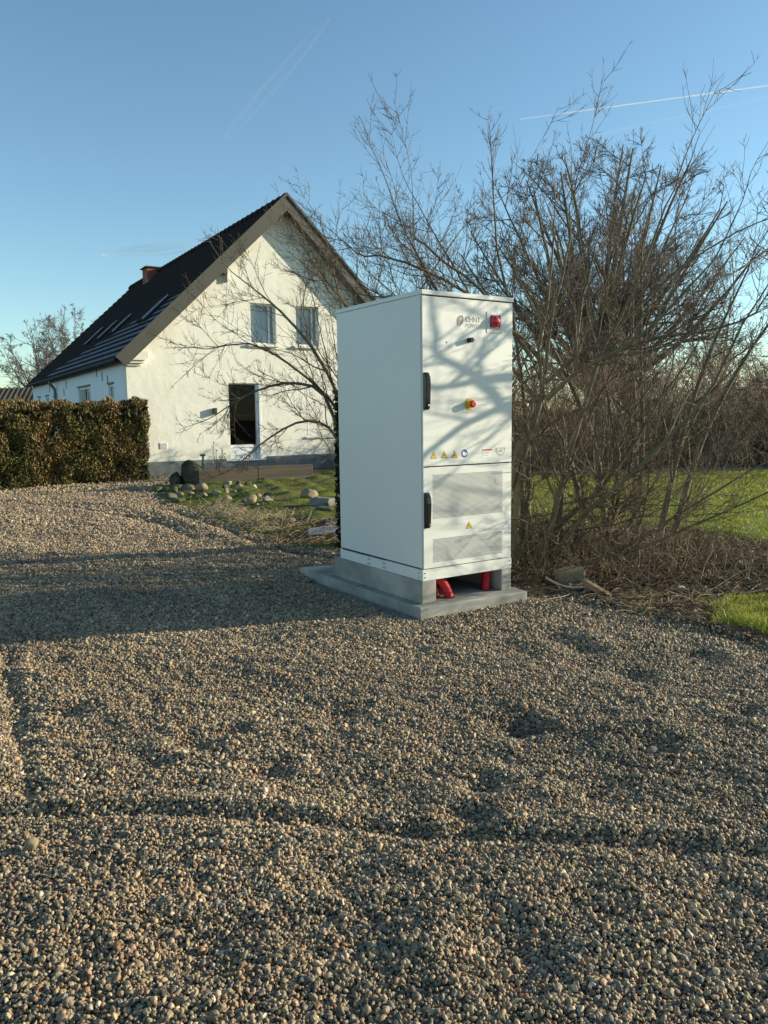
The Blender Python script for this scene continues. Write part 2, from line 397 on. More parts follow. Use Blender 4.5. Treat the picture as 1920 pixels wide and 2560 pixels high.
def gravel_mats():
    m = bpy.data.materials.new('pebble'); m.use_nodes = True; N = Nodes(m); b = N.t.nodes['Principled BSDF']
    at = N.n('ShaderNodeAttribute', attribute_name='hue', attribute_type='INSTANCER')
    tc = N.n('ShaderNodeTexCoord'); nz = N.n('ShaderNodeTexNoise', i_Scale=2.2, i_Detail=3.0); N.l(tc.outputs['Object'], nz.inputs['Vector'])
    v = N.ramp(nz.outputs['Fac'], [(0.3, (0.72, 0.72, 0.72)), (0.7, (1.2, 1.2, 1.2))])
    N.l(N.mix(1.0, at.outputs['Color'], v, 'MULTIPLY'), b.inputs['Base Color'])
    b.inputs['Roughness'].default_value = 0.62; b.inputs['Specular IOR Level'].default_value = 0.35
    g = bpy.data.materials.new('gravel_bed'); g.use_nodes = True; N = Nodes(g); b = N.t.nodes['Principled BSDF']
    tc = N.n('ShaderNodeTexCoord'); vo = N.n('ShaderNodeTexVoronoi', i_Scale=70.0); N.l(tc.outputs['Object'], vo.inputs['Vector'])
    c = N.ramp(vo.outputs['Color'], [(0.1, (0.07, 0.062, 0.05)), (0.5, (0.20, 0.165, 0.12)), (0.9, (0.31, 0.255, 0.185))])
    N.l(c, b.inputs['Base Color']); b.inputs['Roughness'].default_value = 0.9
    bp = N.n('ShaderNodeBump', i_Strength=0.9, i_Distance=0.012); bp.invert = True; N.l(vo.outputs['Distance'], bp.inputs['Height']); N.l(bp.outputs[0], b.inputs['Normal'])
    return m, g
M['pebble'], M['gravelbed'] = gravel_mats()

# ------------------------------------------------------------------ ground
BED = [(-5.3, 17.9), (-4.25, 14.9), (-3.48, 13.59), (-3.0, 12.46), (-2.3, 11.35), (-1.74, 10.31), (-1.25, 9.56), (-0.4, 9.2), (0.6, 9.0), (1.2, 9.6), (1.4, 14.0), (0.6, 20.5), (-1.6, 22.5), (-3.4, 20.6), (-4.6, 19.8), (-5.35, 18.9)]
SOIL = [(0.75, 7.5), (1.22, 6.75), (1.61, 6.62), (1.78, 6.38), (2.06, 6.04), (2.27, 5.76), (2.42, 5.5), (2.52, 5.15), (3.2, 4.2), (4.4, 3.4), (9, 3.0), (16, 8.0), (16, 30), (-2, 30), (-2, 24), (0.6, 20.5), (1.4, 14.0), (1.2, 9.4), (0.4, 8.8)]
LAWN = [(1.5, 11.4), (1.95, 11.0), (3.0, 10.6), (4.0, 10.4), (4.5, 9.3), (4.9, 7.8), (9, 6.6), (14, 12.0), (14, 20.2), (8.0, 20.6), (4.2, 19.8), (1.9, 17.5)]
PATCH = [(2.58, 6.2), (2.9, 6.5), (3.9, 6.8), (5.0, 6.6), (6.5, 5.4), (4.6, 3.9), (3.3, 4.5), (2.74, 5.2), (2.44, 5.6)]
DENTS = [(-0.94, 3.68, .10, .03), (-0.81, 3.79, .08, .025), (-0.56, 3.36, .10, .03), (0.67, 3.84, .13, .04), (1.28, 3.59, .12, .035), (0.42, 3.2, .09, .03), (0.34, 2.93, .09, .032),
         (1.23, 5.45, .14, .04), (1.34, 5.17, .13, .04), (0.38, 2.18, .14, .04), (1.51, 4.57, .12, .035), (-1.1, 3.43, .09, .02), (-2.24, 4.97, .12, .03), (-1.75, 4.15, .1, .025),
         (1.1, 5.98, .1, .025), (2.08, 4.96, .12, .03), (1.92, 3.99, .1, .03), (-0.27, 3.96, .1, .02), (-0.59, 2.15, .13, .025), (-0.2, 2.6, .12, .02), (0.9, 3.1, .13, .025), (0.62, 2.32, .12, .025)]
LINES = [([(-1.9, 3.05), (-1.43, 3.02), (-1.05, 3.02), (-0.83, 3.0), (-0.22, 2.9), (0.11, 2.83), (0.41, 2.78), (0.94, 2.72), (1.39, 2.67), (2.3, 2.55)], .05, -.026),
         ([(-1.9, 3.12), (-0.83, 3.08), (-0.22, 2.98), (0.41, 2.86), (1.39, 2.75), (2.3, 2.63)], .07, .016),
         ([(-2.6, 5.2), (-2.35, 4.67), (-1.86, 3.75), (-1.54, 3.16)], .06, -.02),
         ([(-3.6, 13.3), (-2.94, 12.21), (-2.24, 11.06), (-1.7, 10.04), (-1.21, 9.27), (-0.5, 8.7)], .10, -.05),
         ([(-3.9, 13.1), (-3.2, 12.0), (-2.5, 10.9), (-1.95, 9.95), (-1.45, 9.1)], .14, .03),
         ([(-6.9, 14.79), (-5.72, 14.14), (-4.41, 12.86), (-3.44, 11.8), (-2.6, 10.35)], .12, -.03),
         ([(-8.2, 15.6), (-6.6, 15.2), (-5.0, 14.3), (-4.0, 13.0)], .14, .025)]

def linedist(px, py, pts):
    d = np.full(px.shape, 1e9); p = curve_pts([(a, b, 0) for a, b in pts], 4 * len(pts))[:, :2]
    for a, b in zip(p[:-1], p[1:]):
        e = b - a; t = np.clip(((px - a[0]) * e[0] + (py - a[1]) * e[1]) / (e @ e + 1e-12), 0, 1)
        d = np.minimum(d, np.hypot(px - a[0] - t * e[0], py - a[1] - t * e[1]))
    return d

def gravel_h(x, y):
    z = 0.017 * fbm(x, y, 1, 34, 0.22, 1.5) + 0.0065 * fbm(x, y, 3, 40, 0.07, 0.22) + 0.012 * fbm(x, y, 2, 14, 1.2, 4.0)
    for a, b, r, d in DENTS:
        q = ((x - a) ** 2 + (y - b) ** 2) / (r * r)
        z = z - 1.05 * d * np.exp(-q) + 0.35 * d * np.exp(-(np.sqrt(q) - 1.7) ** 2 * 2)
    for pts, wd, am in LINES:
        z = z + am * np.exp(-(linedist(x, y, pts) / wd) ** 2)
    # level where the slab lies
    e = np.maximum(np.abs((x - 0.17) * 0.838 + (y - 6.95) * 0.546) - 0.62, np.abs(-(x - 0.17) * 0.546 + (y - 6.95) * 0.838) - 0.95)
    k = np.clip(1 - e / 0.25, 0, 1); z = z * (1 - k) + 0.0 * k
    return z

def soft(s, lo, hi): return np.clip(s, lo, hi)
def bed_h(x, y):
    s = sdist(x, y, BED) + 0.10 * fbm(x, y, 5, 18, 0.3, 1.2)
    k = np.clip(s / 1.3, 0, 1); k = k * k * (3 - 2 * k)
    return np.where(s > 0, 0.01, s * 0.35 + 0.01).clip(-0.08, None) + 0.16 * k + (s > 0) * 0.03 * np.clip(s * 3, 0, 1) * 1.25 * fbm(x, y, 6, 22, 0.2, 0.9)
def soil_h(x, y):
    s = sdist(x, y, SOIL) + 0.07 * fbm(x, y, 7, 18, 0.2, 0.9)
    return np.clip(s * 0.30, -0.08, 0.03) + 0.02 * np.clip(s * 3, 0, 1) * fbm(x, y, 8, 24, 0.15, 0.8)
def lawn_s(x, y): return np.maximum(sdist(x, y, LAWN) + 0.12 * fbm(x, y, 9, 18, 0.3, 1.5), sdist(x, y, PATCH) + 0.06 * fbm(x, y, 10, 18, 0.2, 0.7))
def lawn_h(x, y):
    s = lawn_s(x, y)
    return np.clip(s * 0.25, -0.1, 0.05) + 0.012 + 0.012 * fbm(x, y, 12, 20, 0.3, 2.0)

ys = np.concatenate([np.arange(0.6, 8, 0.05), np.arange(8, 26, 0.13)])
gr = grid_mesh('gravel_drive', np.concatenate([np.arange(-16, -4, 0.2), np.arange(-4, 5, 0.06)]), ys, lambda x, y: gravel_h(x, y) - 0.009, M['gravelbed'])
tag(gr, kind='structure')
s_ = grid_mesh('soil', np.concatenate([np.arange(-2, .6, .2), np.arange(.6, 5, 0.055), np.arange(5, 16, .25)]), np.concatenate([np.arange(3, 9, 0.055), np.arange(9, 30, 0.25)]), soil_h, M['soil']); tag(s_, kind='structure')
b_ = grid_mesh('planting_bed', np.arange(-5.8, 1.6, 0.06), np.arange(8.8, 22.8, 0.08), bed_h, M['moss']); tag(b_, kind='structure')
l_ = grid_mesh('lawn', np.arange(1.2, 14.3, 0.11), np.arange(3.4, 21, 0.12), lawn_h, M['lawnbase']); tag(l_, kind='structure')
g_ = MB(); g_.add([(-900, -300, -.13), (900, -300, -.13), (900, 1500, -.13), (-900, 1500, -.13)], [(0, 1, 2, 3)])
tag(g_.build('ground', M['ground']), kind='structure')
p_ = MB(); p_.box(3.6, 30, 20.45, 21.6, -.1, 0.06); tag(p_.build('path', M['farpath'], bevel=0.03), kind='structure')

# ---- the pebbles: points made here, each point becomes one pebble
def pebble_points():
    X, Y, S = [], [], []
    bands = [(1.5, 3.2, 0.0094, 0.0065), (3.2, 5.0, 0.0102, 0.0068), (5.0, 7.5, 0.0126, 0.0082), (7.5, 11, 0.0170, 0.0108), (11, 17, 0.025, 0.0152), (17, 23, 0.040, 0.024)]
    for y0, y1, pitch, size in bands:
        hw = lambda y: 0.66 * y + 0.75
        xs_ = np.arange(-hw(y1), min(hw(y1), 5.0), pitch); ys_ = np.arange(y0, y1, pitch * 0.88)
        gx, gy = np.meshgrid(xs_, ys_); gx = gx + (np.arange(len(ys_)) % 2)[:, None] * pitch * 0.5
        gx = gx.ravel() + rng.normal(0, pitch * 0.27, gx.size); gy = gy.ravel() + rng.normal(0, pitch * 0.27, gy.size)
        k = np.abs(gx) < hw(gy); gx, gy = gx[k], gy[k]
        X.append(gx); Y.append(gy); S.append(size * np.clip(rng.lognormal(-0.06, 0.34, len(gx)), 0.45, 2.3))
    X, Y, S = map(np.concatenate, (X, Y, S))
    sb = np.maximum(np.maximum(sdist(X, Y, BED) + 0.10 * fbm(X, Y, 5, 18, 0.3, 1.2), sdist(X, Y, SOIL) + 0.07 * fbm(X, Y, 7, 18, 0.2, 0.9)), sdist(X, Y, PATCH))
    e = np.maximum(np.abs((X - 0.17) * 0.838 + (Y - 6.95) * 0.546) - 0.575, np.abs(-(X - 0.17) * 0.546 + (Y - 6.95) * 0.838) - 0.93)
    keep = (rng.random(len(X)) < np.clip(0.5 - sb / 0.22, 0, 1)) & (e > -0.02)
    return X[keep], Y[keep], S[keep]
PX, PY, PS = pebble_points()
PZ = np.maximum(np.maximum(gravel_h(PX, PY), soil_h(PX, PY)), bed_h(PX, PY)) + rng.normal(0, 0.0042, len(PX)) + PS * 0.15
me = bpy.data.meshes.new('gravel'); n = len(PX)
me.vertices.add(n); me.vertices.foreach_set('co', np.stack([PX, PY, PZ], -1).astype(np.float32).ravel())
rt = np.stack([rng.normal(0, 0.95, n), rng.normal(0, 0.95, n), rng.random(n) * 6.283], -1).astype(np.float32)
scl = np.stack([PS * rng.uniform(0.85, 1.35, n), PS * rng.uniform(0.75, 1.05, n), PS * rng.uniform(0.5, 0.8, n)], -1).astype(np.float32)
pal = np.array([(0.30, 0.245, 0.165), (0.22, 0.19, 0.14), (0.36, 0.285, 0.175), (0.34, 0.225, 0.145), (0.10, 0.092, 0.078), (0.42, 0.35, 0.24), (0.47, 0.43, 0.36), (0.29, 0.16, 0.09), (0.15, 0.15, 0.135)])
pk = rng.choice(len(pal), n, p=[.23, .19, .17, .10, .12, .09, .012, .023, .065])
hue = np.ones((n, 4), np.float32); hue[:, :3] = pal[pk] * rng.uniform(0.72, 1.25, (n, 1)) * np.array([1.09, .985, .88]) * 1.0
big = (0.5 + 0.5 * fbm(PX, PY, 31, 20, 0.5, 3.0))[:, None]
hue[:, :3] *= (0.86 + 0.28 * big)
for nm, ty, arr, key in (('rot', 'FLOAT_VECTOR', rt, 'vector'), ('scl', 'FLOAT_VECTOR', scl, 'vector'), ('hue', 'FLOAT_COLOR', hue, 'color')):
    a = me.attributes.new(nm, ty, 'POINT'); a.data.foreach_set(key, arr.ravel())
a = me.attributes.new('pick', 'INT', 'POINT'); a.data.foreach_set('value', rng.integers(0, 7, n).astype(np.int32))
gravel = bpy.data.objects.new('gravel', me); C.objects.link(gravel); me.materials.append(M['pebble'])
tag(gravel, 'loose rounded beige and grey pebbles covering the whole drive', 'gravel', kind='stuff')
def pebble_tree():
    t = bpy.data.node_groups.new('pebbles', 'GeometryNodeTree')
    t.interface.new_socket('Geometry', in_out='INPUT', socket_type='NodeSocketGeometry')
    t.interface.new_socket('Geometry', in_out='OUTPUT', socket_type='NodeSocketGeometry')
    gi = t.nodes.new('NodeGroupInput'); go = t.nodes.new('NodeGroupOutput'); L = t.links.new
    join = t.nodes.new('GeometryNodeJoinGeometry'); g = np.random.default_rng(4)
    for i in range(7):
        ico = t.nodes.new('GeometryNodeMeshIcoSphere'); ico.inputs['Radius'].default_value = 1.0; ico.inputs['Subdivisions'].default_value = 2
        pos = t.nodes.new('GeometryNodeInputPosition')
        nz = t.nodes.new('ShaderNodeTexNoise'); nz.noise_dimensions = '4D'; nz.inputs['W'].default_value = i * 7.3; nz.inputs['Scale'].default_value = 0.85; nz.inputs['Detail'].default_value = 1.0
        sub = t.nodes.new('ShaderNodeVectorMath'); sub.operation = 'SUBTRACT'; sub.inputs[1].default_value = (0.5, 0.5, 0.5)
        scn = t.nodes.new('ShaderNodeVectorMath'); scn.operation = 'SCALE'; scn.inputs['Scale'].default_value = 1.5
        sp_ = t.nodes.new('GeometryNodeSetPosition')
        L(nz.outputs['Color'], sub.inputs[0]); L(sub.outputs[0], scn.inputs[0]); L(ico.outputs['Mesh'], sp_.inputs['Geometry']); L(scn.outputs[0], sp_.inputs['Offset'])
        sm = t.nodes.new('GeometryNodeSetShadeSmooth'); L(sp_.outputs[0], sm.inputs['Geometry']); sm.inputs['Shade Smooth'].default_value = i % 7 < 4
        mt = t.nodes.new('GeometryNodeSetMaterial'); mt.inputs['Material'].default_value = M['pebble']; L(sm.outputs[0], mt.inputs['Geometry'])
        gi_ = t.nodes.new('GeometryNodeGeometryToInstance'); L(mt.outputs[0], gi_.inputs[0]); L(gi_.outputs[0], join.inputs[0])
    iop = t.nodes.new('GeometryNodeInstanceOnPoints'); iop.inputs['Pick Instance'].default_value = True
    def na(nm, ty):
        x = t.nodes.new('GeometryNodeInputNamedAttribute'); x.data_type = ty; x.inputs['Name'].default_value = nm
        return [o for o in x.outputs if o.enabled and o.name == 'Attribute'][0]
    L(gi.outputs[0], iop.inputs['Points']); L(join.outputs[0], iop.inputs['Instance'])
    L(na('pick', 'INT'), iop.inputs['Instance Index']); L(na('rot', 'FLOAT_VECTOR'), iop.inputs['Rotation']); L(na('scl', 'FLOAT_VECTOR'), iop.inputs['Scale'])
    L(iop.outputs[0], go.inputs[0]); return t
gm = gravel.modifiers.new('pebbles', 'NODES'); gm.node_group = pebble_tree()

# ------------------------------------------------------------------ house  (x along the gable, y into the depth, z up)
HY = 0.55245; HX, HYY = -6.8511, 21.0746
W_, S_, HE, HP, L_ = 9.358, 0.193, 3.2246, 7.8433, 17.43
house = thing('farmhouse', 'long whitewashed farmhouse with dark frosted tile roof and a tall gable', 'house', (HX, HYY, 0), HY)
SL = (HP - HE) / (W_ / 2 + S_); ANG = math.atan(SL); OV = 0.35

def wall_with_holes(name, outer, holes, thick, m, axis, parent, off=0.0):
    """outer polygon and rectangles (a0,a1,z0,z1) in the wall plane; openings go right through"""
    import bmesh
    bm = bmesh.new(); edges = []
    def loop(pts):
        vv = [bm.verts.new((p[0], 0, p[1])) for p in pts]
        for i in range(len(vv)): edges.append(bm.edges.new((vv[i], vv[(i + 1) % len(vv)])))
    loop(outer)
    for a0, a1, z0, z1 in holes: loop([(a0, z0), (a1, z0), (a1, z1), (a0, z1)])
    bmesh.ops.triangle_fill(bm, use_beauty=True, edges=edges)
    r = bmesh.ops.extrude_face_region(bm, geom=bm.faces[:])
    bmesh.ops.translate(bm, vec=(0, thick, 0), verts=[v for v in r['geom'] if isinstance(v, bmesh.types.BMVert)])
    if axis == 'x':      # wall in the y-z plane, thickness to +x
        for v in bm.verts: v.co = Vector((v.co.y + off, v.co.x, v.co.z))
    else:
        for v in bm.verts: v.co.y += off
    bmesh.ops.recalc_face_normals(bm, faces=bm.faces)
    me = bpy.data.meshes.new(name); bm.to_mesh(me); bm.free(); me.materials.append(m)
    o = bpy.data.objects.new(name, me); C.objects.link(o); o.parent = parent; return o

roofz = lambda x: HP - SL * abs(x - W_ / 2) - 0.14
GH = [(3.58, 4.39, 3.73, 4.90), (5.03, 5.80, 3.73, 4.90), (2.85, 3.84, 0.40, 2.60)]
wall_with_holes('gable_wall', [(0, -0.1), (W_, -0.1), (W_, roofz(W_)), (W_ / 2, roofz(W_ / 2)), (0, roofz(0))], GH, 0.36, M['wall'], 'y', house)
LH = [(1.55, 2.2, 0.95, 2.62), (4.75, 6.75, 0.35, 2.68), (11.25, 11.85, 1.3, 2.52), (13.0, 13.75, 1.3, 2.60), (15.2, 15.95, 1.3, 2.60)]
wall_with_holes('side_wall', [(0.361, -0.1), (L_ - 0.2, -0.1), (L_ - 0.2, roofz(0)), (0.361, roofz(0))], LH, 0.36, M['shade_wall'], 'x', house)
mb = MB(); mb.box(W_ - 0.36, W_, 0.361, L_ - 0.2, -0.1, roofz(W_)); mb.build('side_wall', M['wall'], house)
mb = MB(); mb.prism([(0.0, -0.1), (W_, -0.1), (W_, roofz(W_)), (W_ / 2, roofz(W_ / 2)), (0, roofz(0))], L_ - 0.198, L_ - 0.02); mb.build('back_wall', M['wall'], house)
# floors inside (dark rooms behind the panes)
mb = MB(); mb.box(0.37, W_ - 0.37, 0.37, L_ - 0.21, 0.05, 0.12); mb.box(0.37, W_ - 0.37, 0.37, L_ - 0.21, 2.85, 2.95); mb.box(0.37, W_ - 0.37, 3.4, 3.46, 0.13, 2.84); mb.build('floor', M['dark'], house)
mb = MB(); mb.box(2.2, 2.24, .365, 2.2, .125, 2.84); mb.box(4.5, 4.54, .365, 2.2, .125, 2.84); mb.box(2.241, 4.499, 2.2, 2.24, .125, 2.84); mb.box(2.241, 4.499, .365, 2.199, 2.80, 2.84); mb.build('added_dark_box', M['dark'], house)  # added near-black box, keeps the view through the tall window dark
# plinth, a step lower under the tall window
mb = MB(); mb.box(-0.045, 2.70, -0.045, -0.002, -0.1, 0.43); mb.box(2.70, 3.98, -0.045, -0.002, -0.1, 0.36); mb.box(3.98, W_ + 0.04, -0.045, -0.002, -0.1, 0.46)
mb.box(-0.045, -0.002, 0.0, L_ - 0.2, -0.1, 0.42); mb.build('plinth', M['plinth'], house, bevel=0.015)
# blind window field with raised border
mb = MB(); a0, a1, z0, z1 = 5.33, 6.28, 1.01, 2.68
mb.box(a0, a1, -0.010, 0.0, z1 - 0.02, z1 + 0.02); mb.box(a0, a0 + 0.04, -0.005, 0.0, z0, z1 - 0.02); mb.box(a1 - 0.04, a1, -0.005, 0.0, z0, z1 - 0.02); mb.box(a0 - 0.06, a1 + 0.06, -0.05, 0.0, z0 - 0.06, z0)
mb.build('blind_window', M['wall'], house, bevel=0.008)
# corbelled eaves stone at the corner
mb = MB(); mb.box(-0.16, 0.50, -0.17, 0.0, 3.17, 3.235); mb.box(-0.11, 0.46, -0.12, 0.0, 3.095, 3.168); mb.box(-0.06, 0.40, -0.06, 0.0, 3.03, 3.093); mb.box(0.20, 0.58, -0.14, 0.0, 3.237, 3.42)
mb.build('corbel', M['wall'], house, bevel=0.01)

def gable_window(a0, a1, z0, z1):
    fr = MB(); t = 0.055; y0, y1 = 0.10, 0.17
    fr.box(a0, a0 + t, y0, y1, z0, z1); fr.box(a1 - t, a1, y0, y1, z0, z1); fr.box(a0 + t, a1 - t, y0, y1, z1 - t, z1); fr.box(a0 + t, a1 - t, y0, y1, z0, z0 + t)
    fr.box(a1 - 0.20, a1 - 0.155, y0 + .005, y1, z0 + t, z1 - t)
    f = fr.build('window', M['white'], house, bevel=0.006)
    p = MB(); p.box(a0 + t, a1 - 0.20, 0.135, 0.141, z0 + t, z1 - t); p.box(a1 - 0.155, a1 - t, 0.135, 0.141, z0 + t, z1 - t); p.build('pane', M['glass'], f)
    b = MB(); b.box(a0 + 0.01, a1 - 0.01, 0.20, 0.212, z0 + 0.01, z1 - 0.01); b.build('blind', M['blind'], f)
    s = MB(); s.box(a0 - 0.09, a1 + 0.05, -0.09, 0.095, z0 - 0.075, z0 - 0.004); s.build('sill', M['wall'], f, bevel=0.012)
for h in GH[:2]: gable_window(*h)

a0, a1, z0, z1 = GH[2]
fr = MB(); fr.box(a0, a0 + .02, 0.05, 0.14, z0, z1); fr.box(a1 - .15, a1 - .075, 0.02, 0.14, z0 + .005, z1 - .03); fr.box(a1 - .075, a1, -0.01, 0.14, z0, z1); fr.box(a0 + .02, a1 - .075, 0.05, 0.14, z1 - .03, z1)
fr.box(a0 + .02, a1 - .15, 0.05, 0.14, z0 + .34, z0 + .42)
tall = fr.build('tall_window', M['white'], house, bevel=0.005)
p = MB(); p.box(a0 + .02, a1 - .15, 0.09, 0.098, z0 + .42, z1 - .03); p.build('pane', M['glass'], tall)
p = MB(); p.box(a0 + .02, a1 - .15, 0.07, 0.13, z0 + .002, z0 + .34); p.build('lower_panel', M['white'], tall, bevel=0.004)
p = MB(); p.box(a0 - .02, a1 + .05, -0.10, -0.046, z0 - .045, z0 - .005); p.build('sill', M['white'], tall, bevel=0.006)
for z in (1.15, 1.62, 2.25):
    mb = MB(); mb.cyl((a0 - 0.03, -0.004, z), (0, -1, 0), 0.02, 0.014, 0.012, 8); mb.build('fixing', M['zinc'], tall)

def side_window(y0, y1, z0, z1, plan):
    fr = MB(); x0, x1 = 0.04, 0.10; t = 0.07
    fr.box(x0, x1, y0, y0 + t, z0, z1); fr.box(x0, x1, y1 - t, y1, z0, z1); fr.box(x0, x1, y0 + t, y1 - t, z1 - t, z1); fr.box(x0, x1, y0 + t, y1 - t, z0, z0 + t)
    for kind, pos in plan:
        if kind == 'v': fr.box(x0 + .004, x1, y0 + pos * (y1 - y0) - .03, y0 + pos * (y1 - y0) + .03, z0 + t, z1 - t)
        if kind == 'h': fr.box(x0 + .008, x1 - .002, y0 + t, y1 - t, z0 + pos * (z1 - z0) - .03, z0 + pos * (z1 - z0) + .03)
        if kind == 'p':   # slim glazing bar: (y position, z from, z to)
            yy, za, zb = pos; fr.box(x0 + .012, x1 - .004, y0 + yy * (y1 - y0) - .018, y0 + yy * (y1 - y0) + .018, z0 + za * (z1 - z0), z0 + zb * (z1 - z0))
    f = fr.build('window', M['white'], house)
    p = MB(); p.box(x0 + .03, x0 + .036, y0 + t, y1 - t, z0 + t, z1 - t); p.build('pane', M['glass'], f)
    b = MB(); b.box(-0.03, 0.0, y0 - .06, y1 + .06, z1 - .002, z1 + .05); b.build('head_moulding', M['plinth'], f)
side_window(*LH[0], [('h', .55), ('v', .5)])
side_window(*LH[1], [('v', .16), ('v', .84), ('h', .62), ('p', (.28, .03, .97)), ('p', (.40, .03, .97)), ('p', (.5, .03, .6)), ('p', (.60, .03, .97)), ('p', (.72, .03, .97))])
for h in LH[2:]: side_window(*h, [('v', .5), ('h', .6)])

# roof: 22 tile courses, each a corrugated strip lapped over the one below
roof_root = MB(); SLEN = (W_ / 2 + S_) / math.cos(ANG)
def slope_pt(u, y, h=0.0):
    return (-S_ + u * math.cos(ANG) - h * math.sin(ANG), y, HE + u * math.sin(ANG) + h * math.cos(ANG))
# boarding under the tiles, both slopes
def slab_poly(h0, h1):
    nx, nz = -math.sin(ANG), math.cos(ANG)
    A = (-S_, HE); B = (W_ / 2, HP); Cc = (W_ + S_, HE)
    return [(A[0] + nx * h0, A[1] + nz * h0), (B[0], B[1] + h0 / nz), (Cc[0] - nx * h0, Cc[1] + nz * h0), (Cc[0] - nx * h1, Cc[1] + nz * h1), (B[0], B[1] + h1 / nz), (A[0] + nx * h1, A[1] + nz * h1)]
roof_root.prism(slab_poly(-0.015, -0.13), -OV + 0.045, L_ + 0.05)
roof = roof_root.build('roof', M['soffit'], house)
NC = 22; step = SLEN / NC; lap = 0.05
yy = np.arange(-OV + 0.03, L_ + 0.06, 0.05); prof = 0.024 * (0.5 + 0.5 * np.cos(yy * 2 * np.pi / 0.30)) ** 1.5
us = np.array([-0.001, 0.0, step * .5, step + lap]); hs = np.array([0.0, 0.052, 0.038, 0.012])
V = np.zeros((4, len(yy), 3)); V[..., 0] = us[:, None]; V[..., 1] = yy[None]; V[..., 2] = hs[:, None] + prof[None] * np.array([0, 1, 1, 1])[:, None]
ii = np.arange(4 * len(yy)).reshape(4, len(yy)); Fc = np.stack([ii[:-1, :-1], ii[1:, :-1], ii[1:, 1:], ii[:-1, 1:]], -1).reshape(-1, 4)
c0 = np_mesh('tile_course', V.reshape(-1, 3), [Fc], M['tile'], roof)
frost_to = [14.5, 14.0, 12.5, 11.0, 9.6, 8.2, 6.8, 5.2, 3.6, 1.9]
for j in range(NC):
    o = c0 if j == 0 else c0.copy()
    if j: C.objects.link(o)
    p = slope_pt(j * step, 0, -0.012); o.location = p; o.rotation_euler = (0, -ANG, 0); o.parent = roof
    o['frost'] = float(frost_to[j]) - 2.0 if j < len(frost_to) else -20.0
# far slope (seen edge-on), ridge tiles
mb = MB(); q = slab_poly(0.05, -0.012); mb.prism([q[1], q[2], q[3], q[4]], -OV + 0.03, L_ + 0.06); mb.build('far_slope', M['tile'], roof)['frost'] = -20.0
rg = MB()
y = -OV + 0.02
while y < L_ - 0.05:
    rg.tube([(W_ / 2, y, HP + 0.055), (W_ / 2, y + 0.42, HP + 0.04)], [0.115, 0.09], 10); y += 0.40
rg.build('ridge_tile', M['tile'], roof)['frost'] = -20.0
# barge boards
def barge(sign, name):
    mb = MB(); d = 0.33
    def P(u, h): x = -S_ + u * math.cos(ANG) - h * math.sin(ANG); z = HE + u * math.sin(ANG) + h * math.cos(ANG); return (x if sign < 0 else W_ - x, z)
    top = HP + 0.085 / math.cos(ANG); bot = HP + (0.085 - d) / math.cos(ANG)
    pl = [P(-0.10, 0.085), (W_ / 2, top), (W_ / 2, bot), P(-0.10, 0.085 - d)]
    mb.prism(pl, -OV - 0.02, -OV + 0.02)
    b = mb.build(name, M['barge'], roof, bevel=0.006)
    m2 = MB(); pl2 = [P(-0.12, 0.12), (W_ / 2, HP + 0.12 / math.cos(ANG)), (W_ / 2, HP + 0.05 / math.cos(ANG)), P(-0.12, 0.05)]
    m2.prism(pl2, -OV - 0.055, -OV - 0.022); m2.build('cover_strip', M['barge'], b, bevel=0.004)
    m3 = MB(); pl3 = [P(0.4, -0.135), (W_ / 2, HP - 0.135 / math.cos(ANG)), (W_ / 2, HP - 0.20 / math.cos(ANG)), P(0.4, -0.20)]
    m3.prism(pl3, -OV + 0.06, -0.004); m3.build('soffit_board', M['soffit'], b)
barge(-1, 'barge_board'); barge(1, 'barge_board')
mb = MB(); mb.box(2.72, 2.84, -0.30, -0.002, 5.60, 5.76); mb.build('purlin_end', M['soffit'], roof)
mb = MB(); mb.box(2.90, 2.95, -0.10, -0.002, 5.42, 5.72); mb.build('wall_iron', M['white'], house)
# gutter and downpipe
gt = MB(); gt.tube([(-S_ - 0.07, -0.1, HE - 0.055), (-S_ - 0.07, L_, HE - 0.075)], 0.062, 10); gut = gt.build('gutter', M['darkmetal'], house)
dp = MB(); dp.tube([(-S_ - 0.07, 10.95, HE - 0.1), (-S_ - 0.06, 10.95, HE - 0.22), (-0.09, 10.95, HE - 0.42), (-0.075, 10.95, HE - 0.6), (-0.075, 10.95, 0.0)], 0.055, 10)
dp.build('downpipe', M['zinc'], house)
# wall ties on the side wall
for yy_, zz_ in ((2.9, 2.75), (2.2, 2.62), (8.9, 2.75), (9.4, 2.5), (12.6, 2.72), (3.6, 2.9)):
    mb = MB(); mb.box(-0.02, -0.002, yy_, yy_ + 0.04, zz_, zz_ + 0.26); mb.build('wall_tie', M['zinc'], house)
# chimney
mb = MB(); mb.box(4.16, 4.92, 12.62, 13.4, HP - 0.9, 8.02); ch = mb.build('chimney', M['brick'], roof)
mb = MB(); mb.box(4.08, 5.0, 12.54, 13.48, 8.022, 8.06); mb.build('chimney_cap', M['soffit'], ch)
mb = MB(); mb.box(4.13, 4.30, 12.55, 12.618, 7.36, 7.52); mb.build('flashing', M['zinc'], ch)
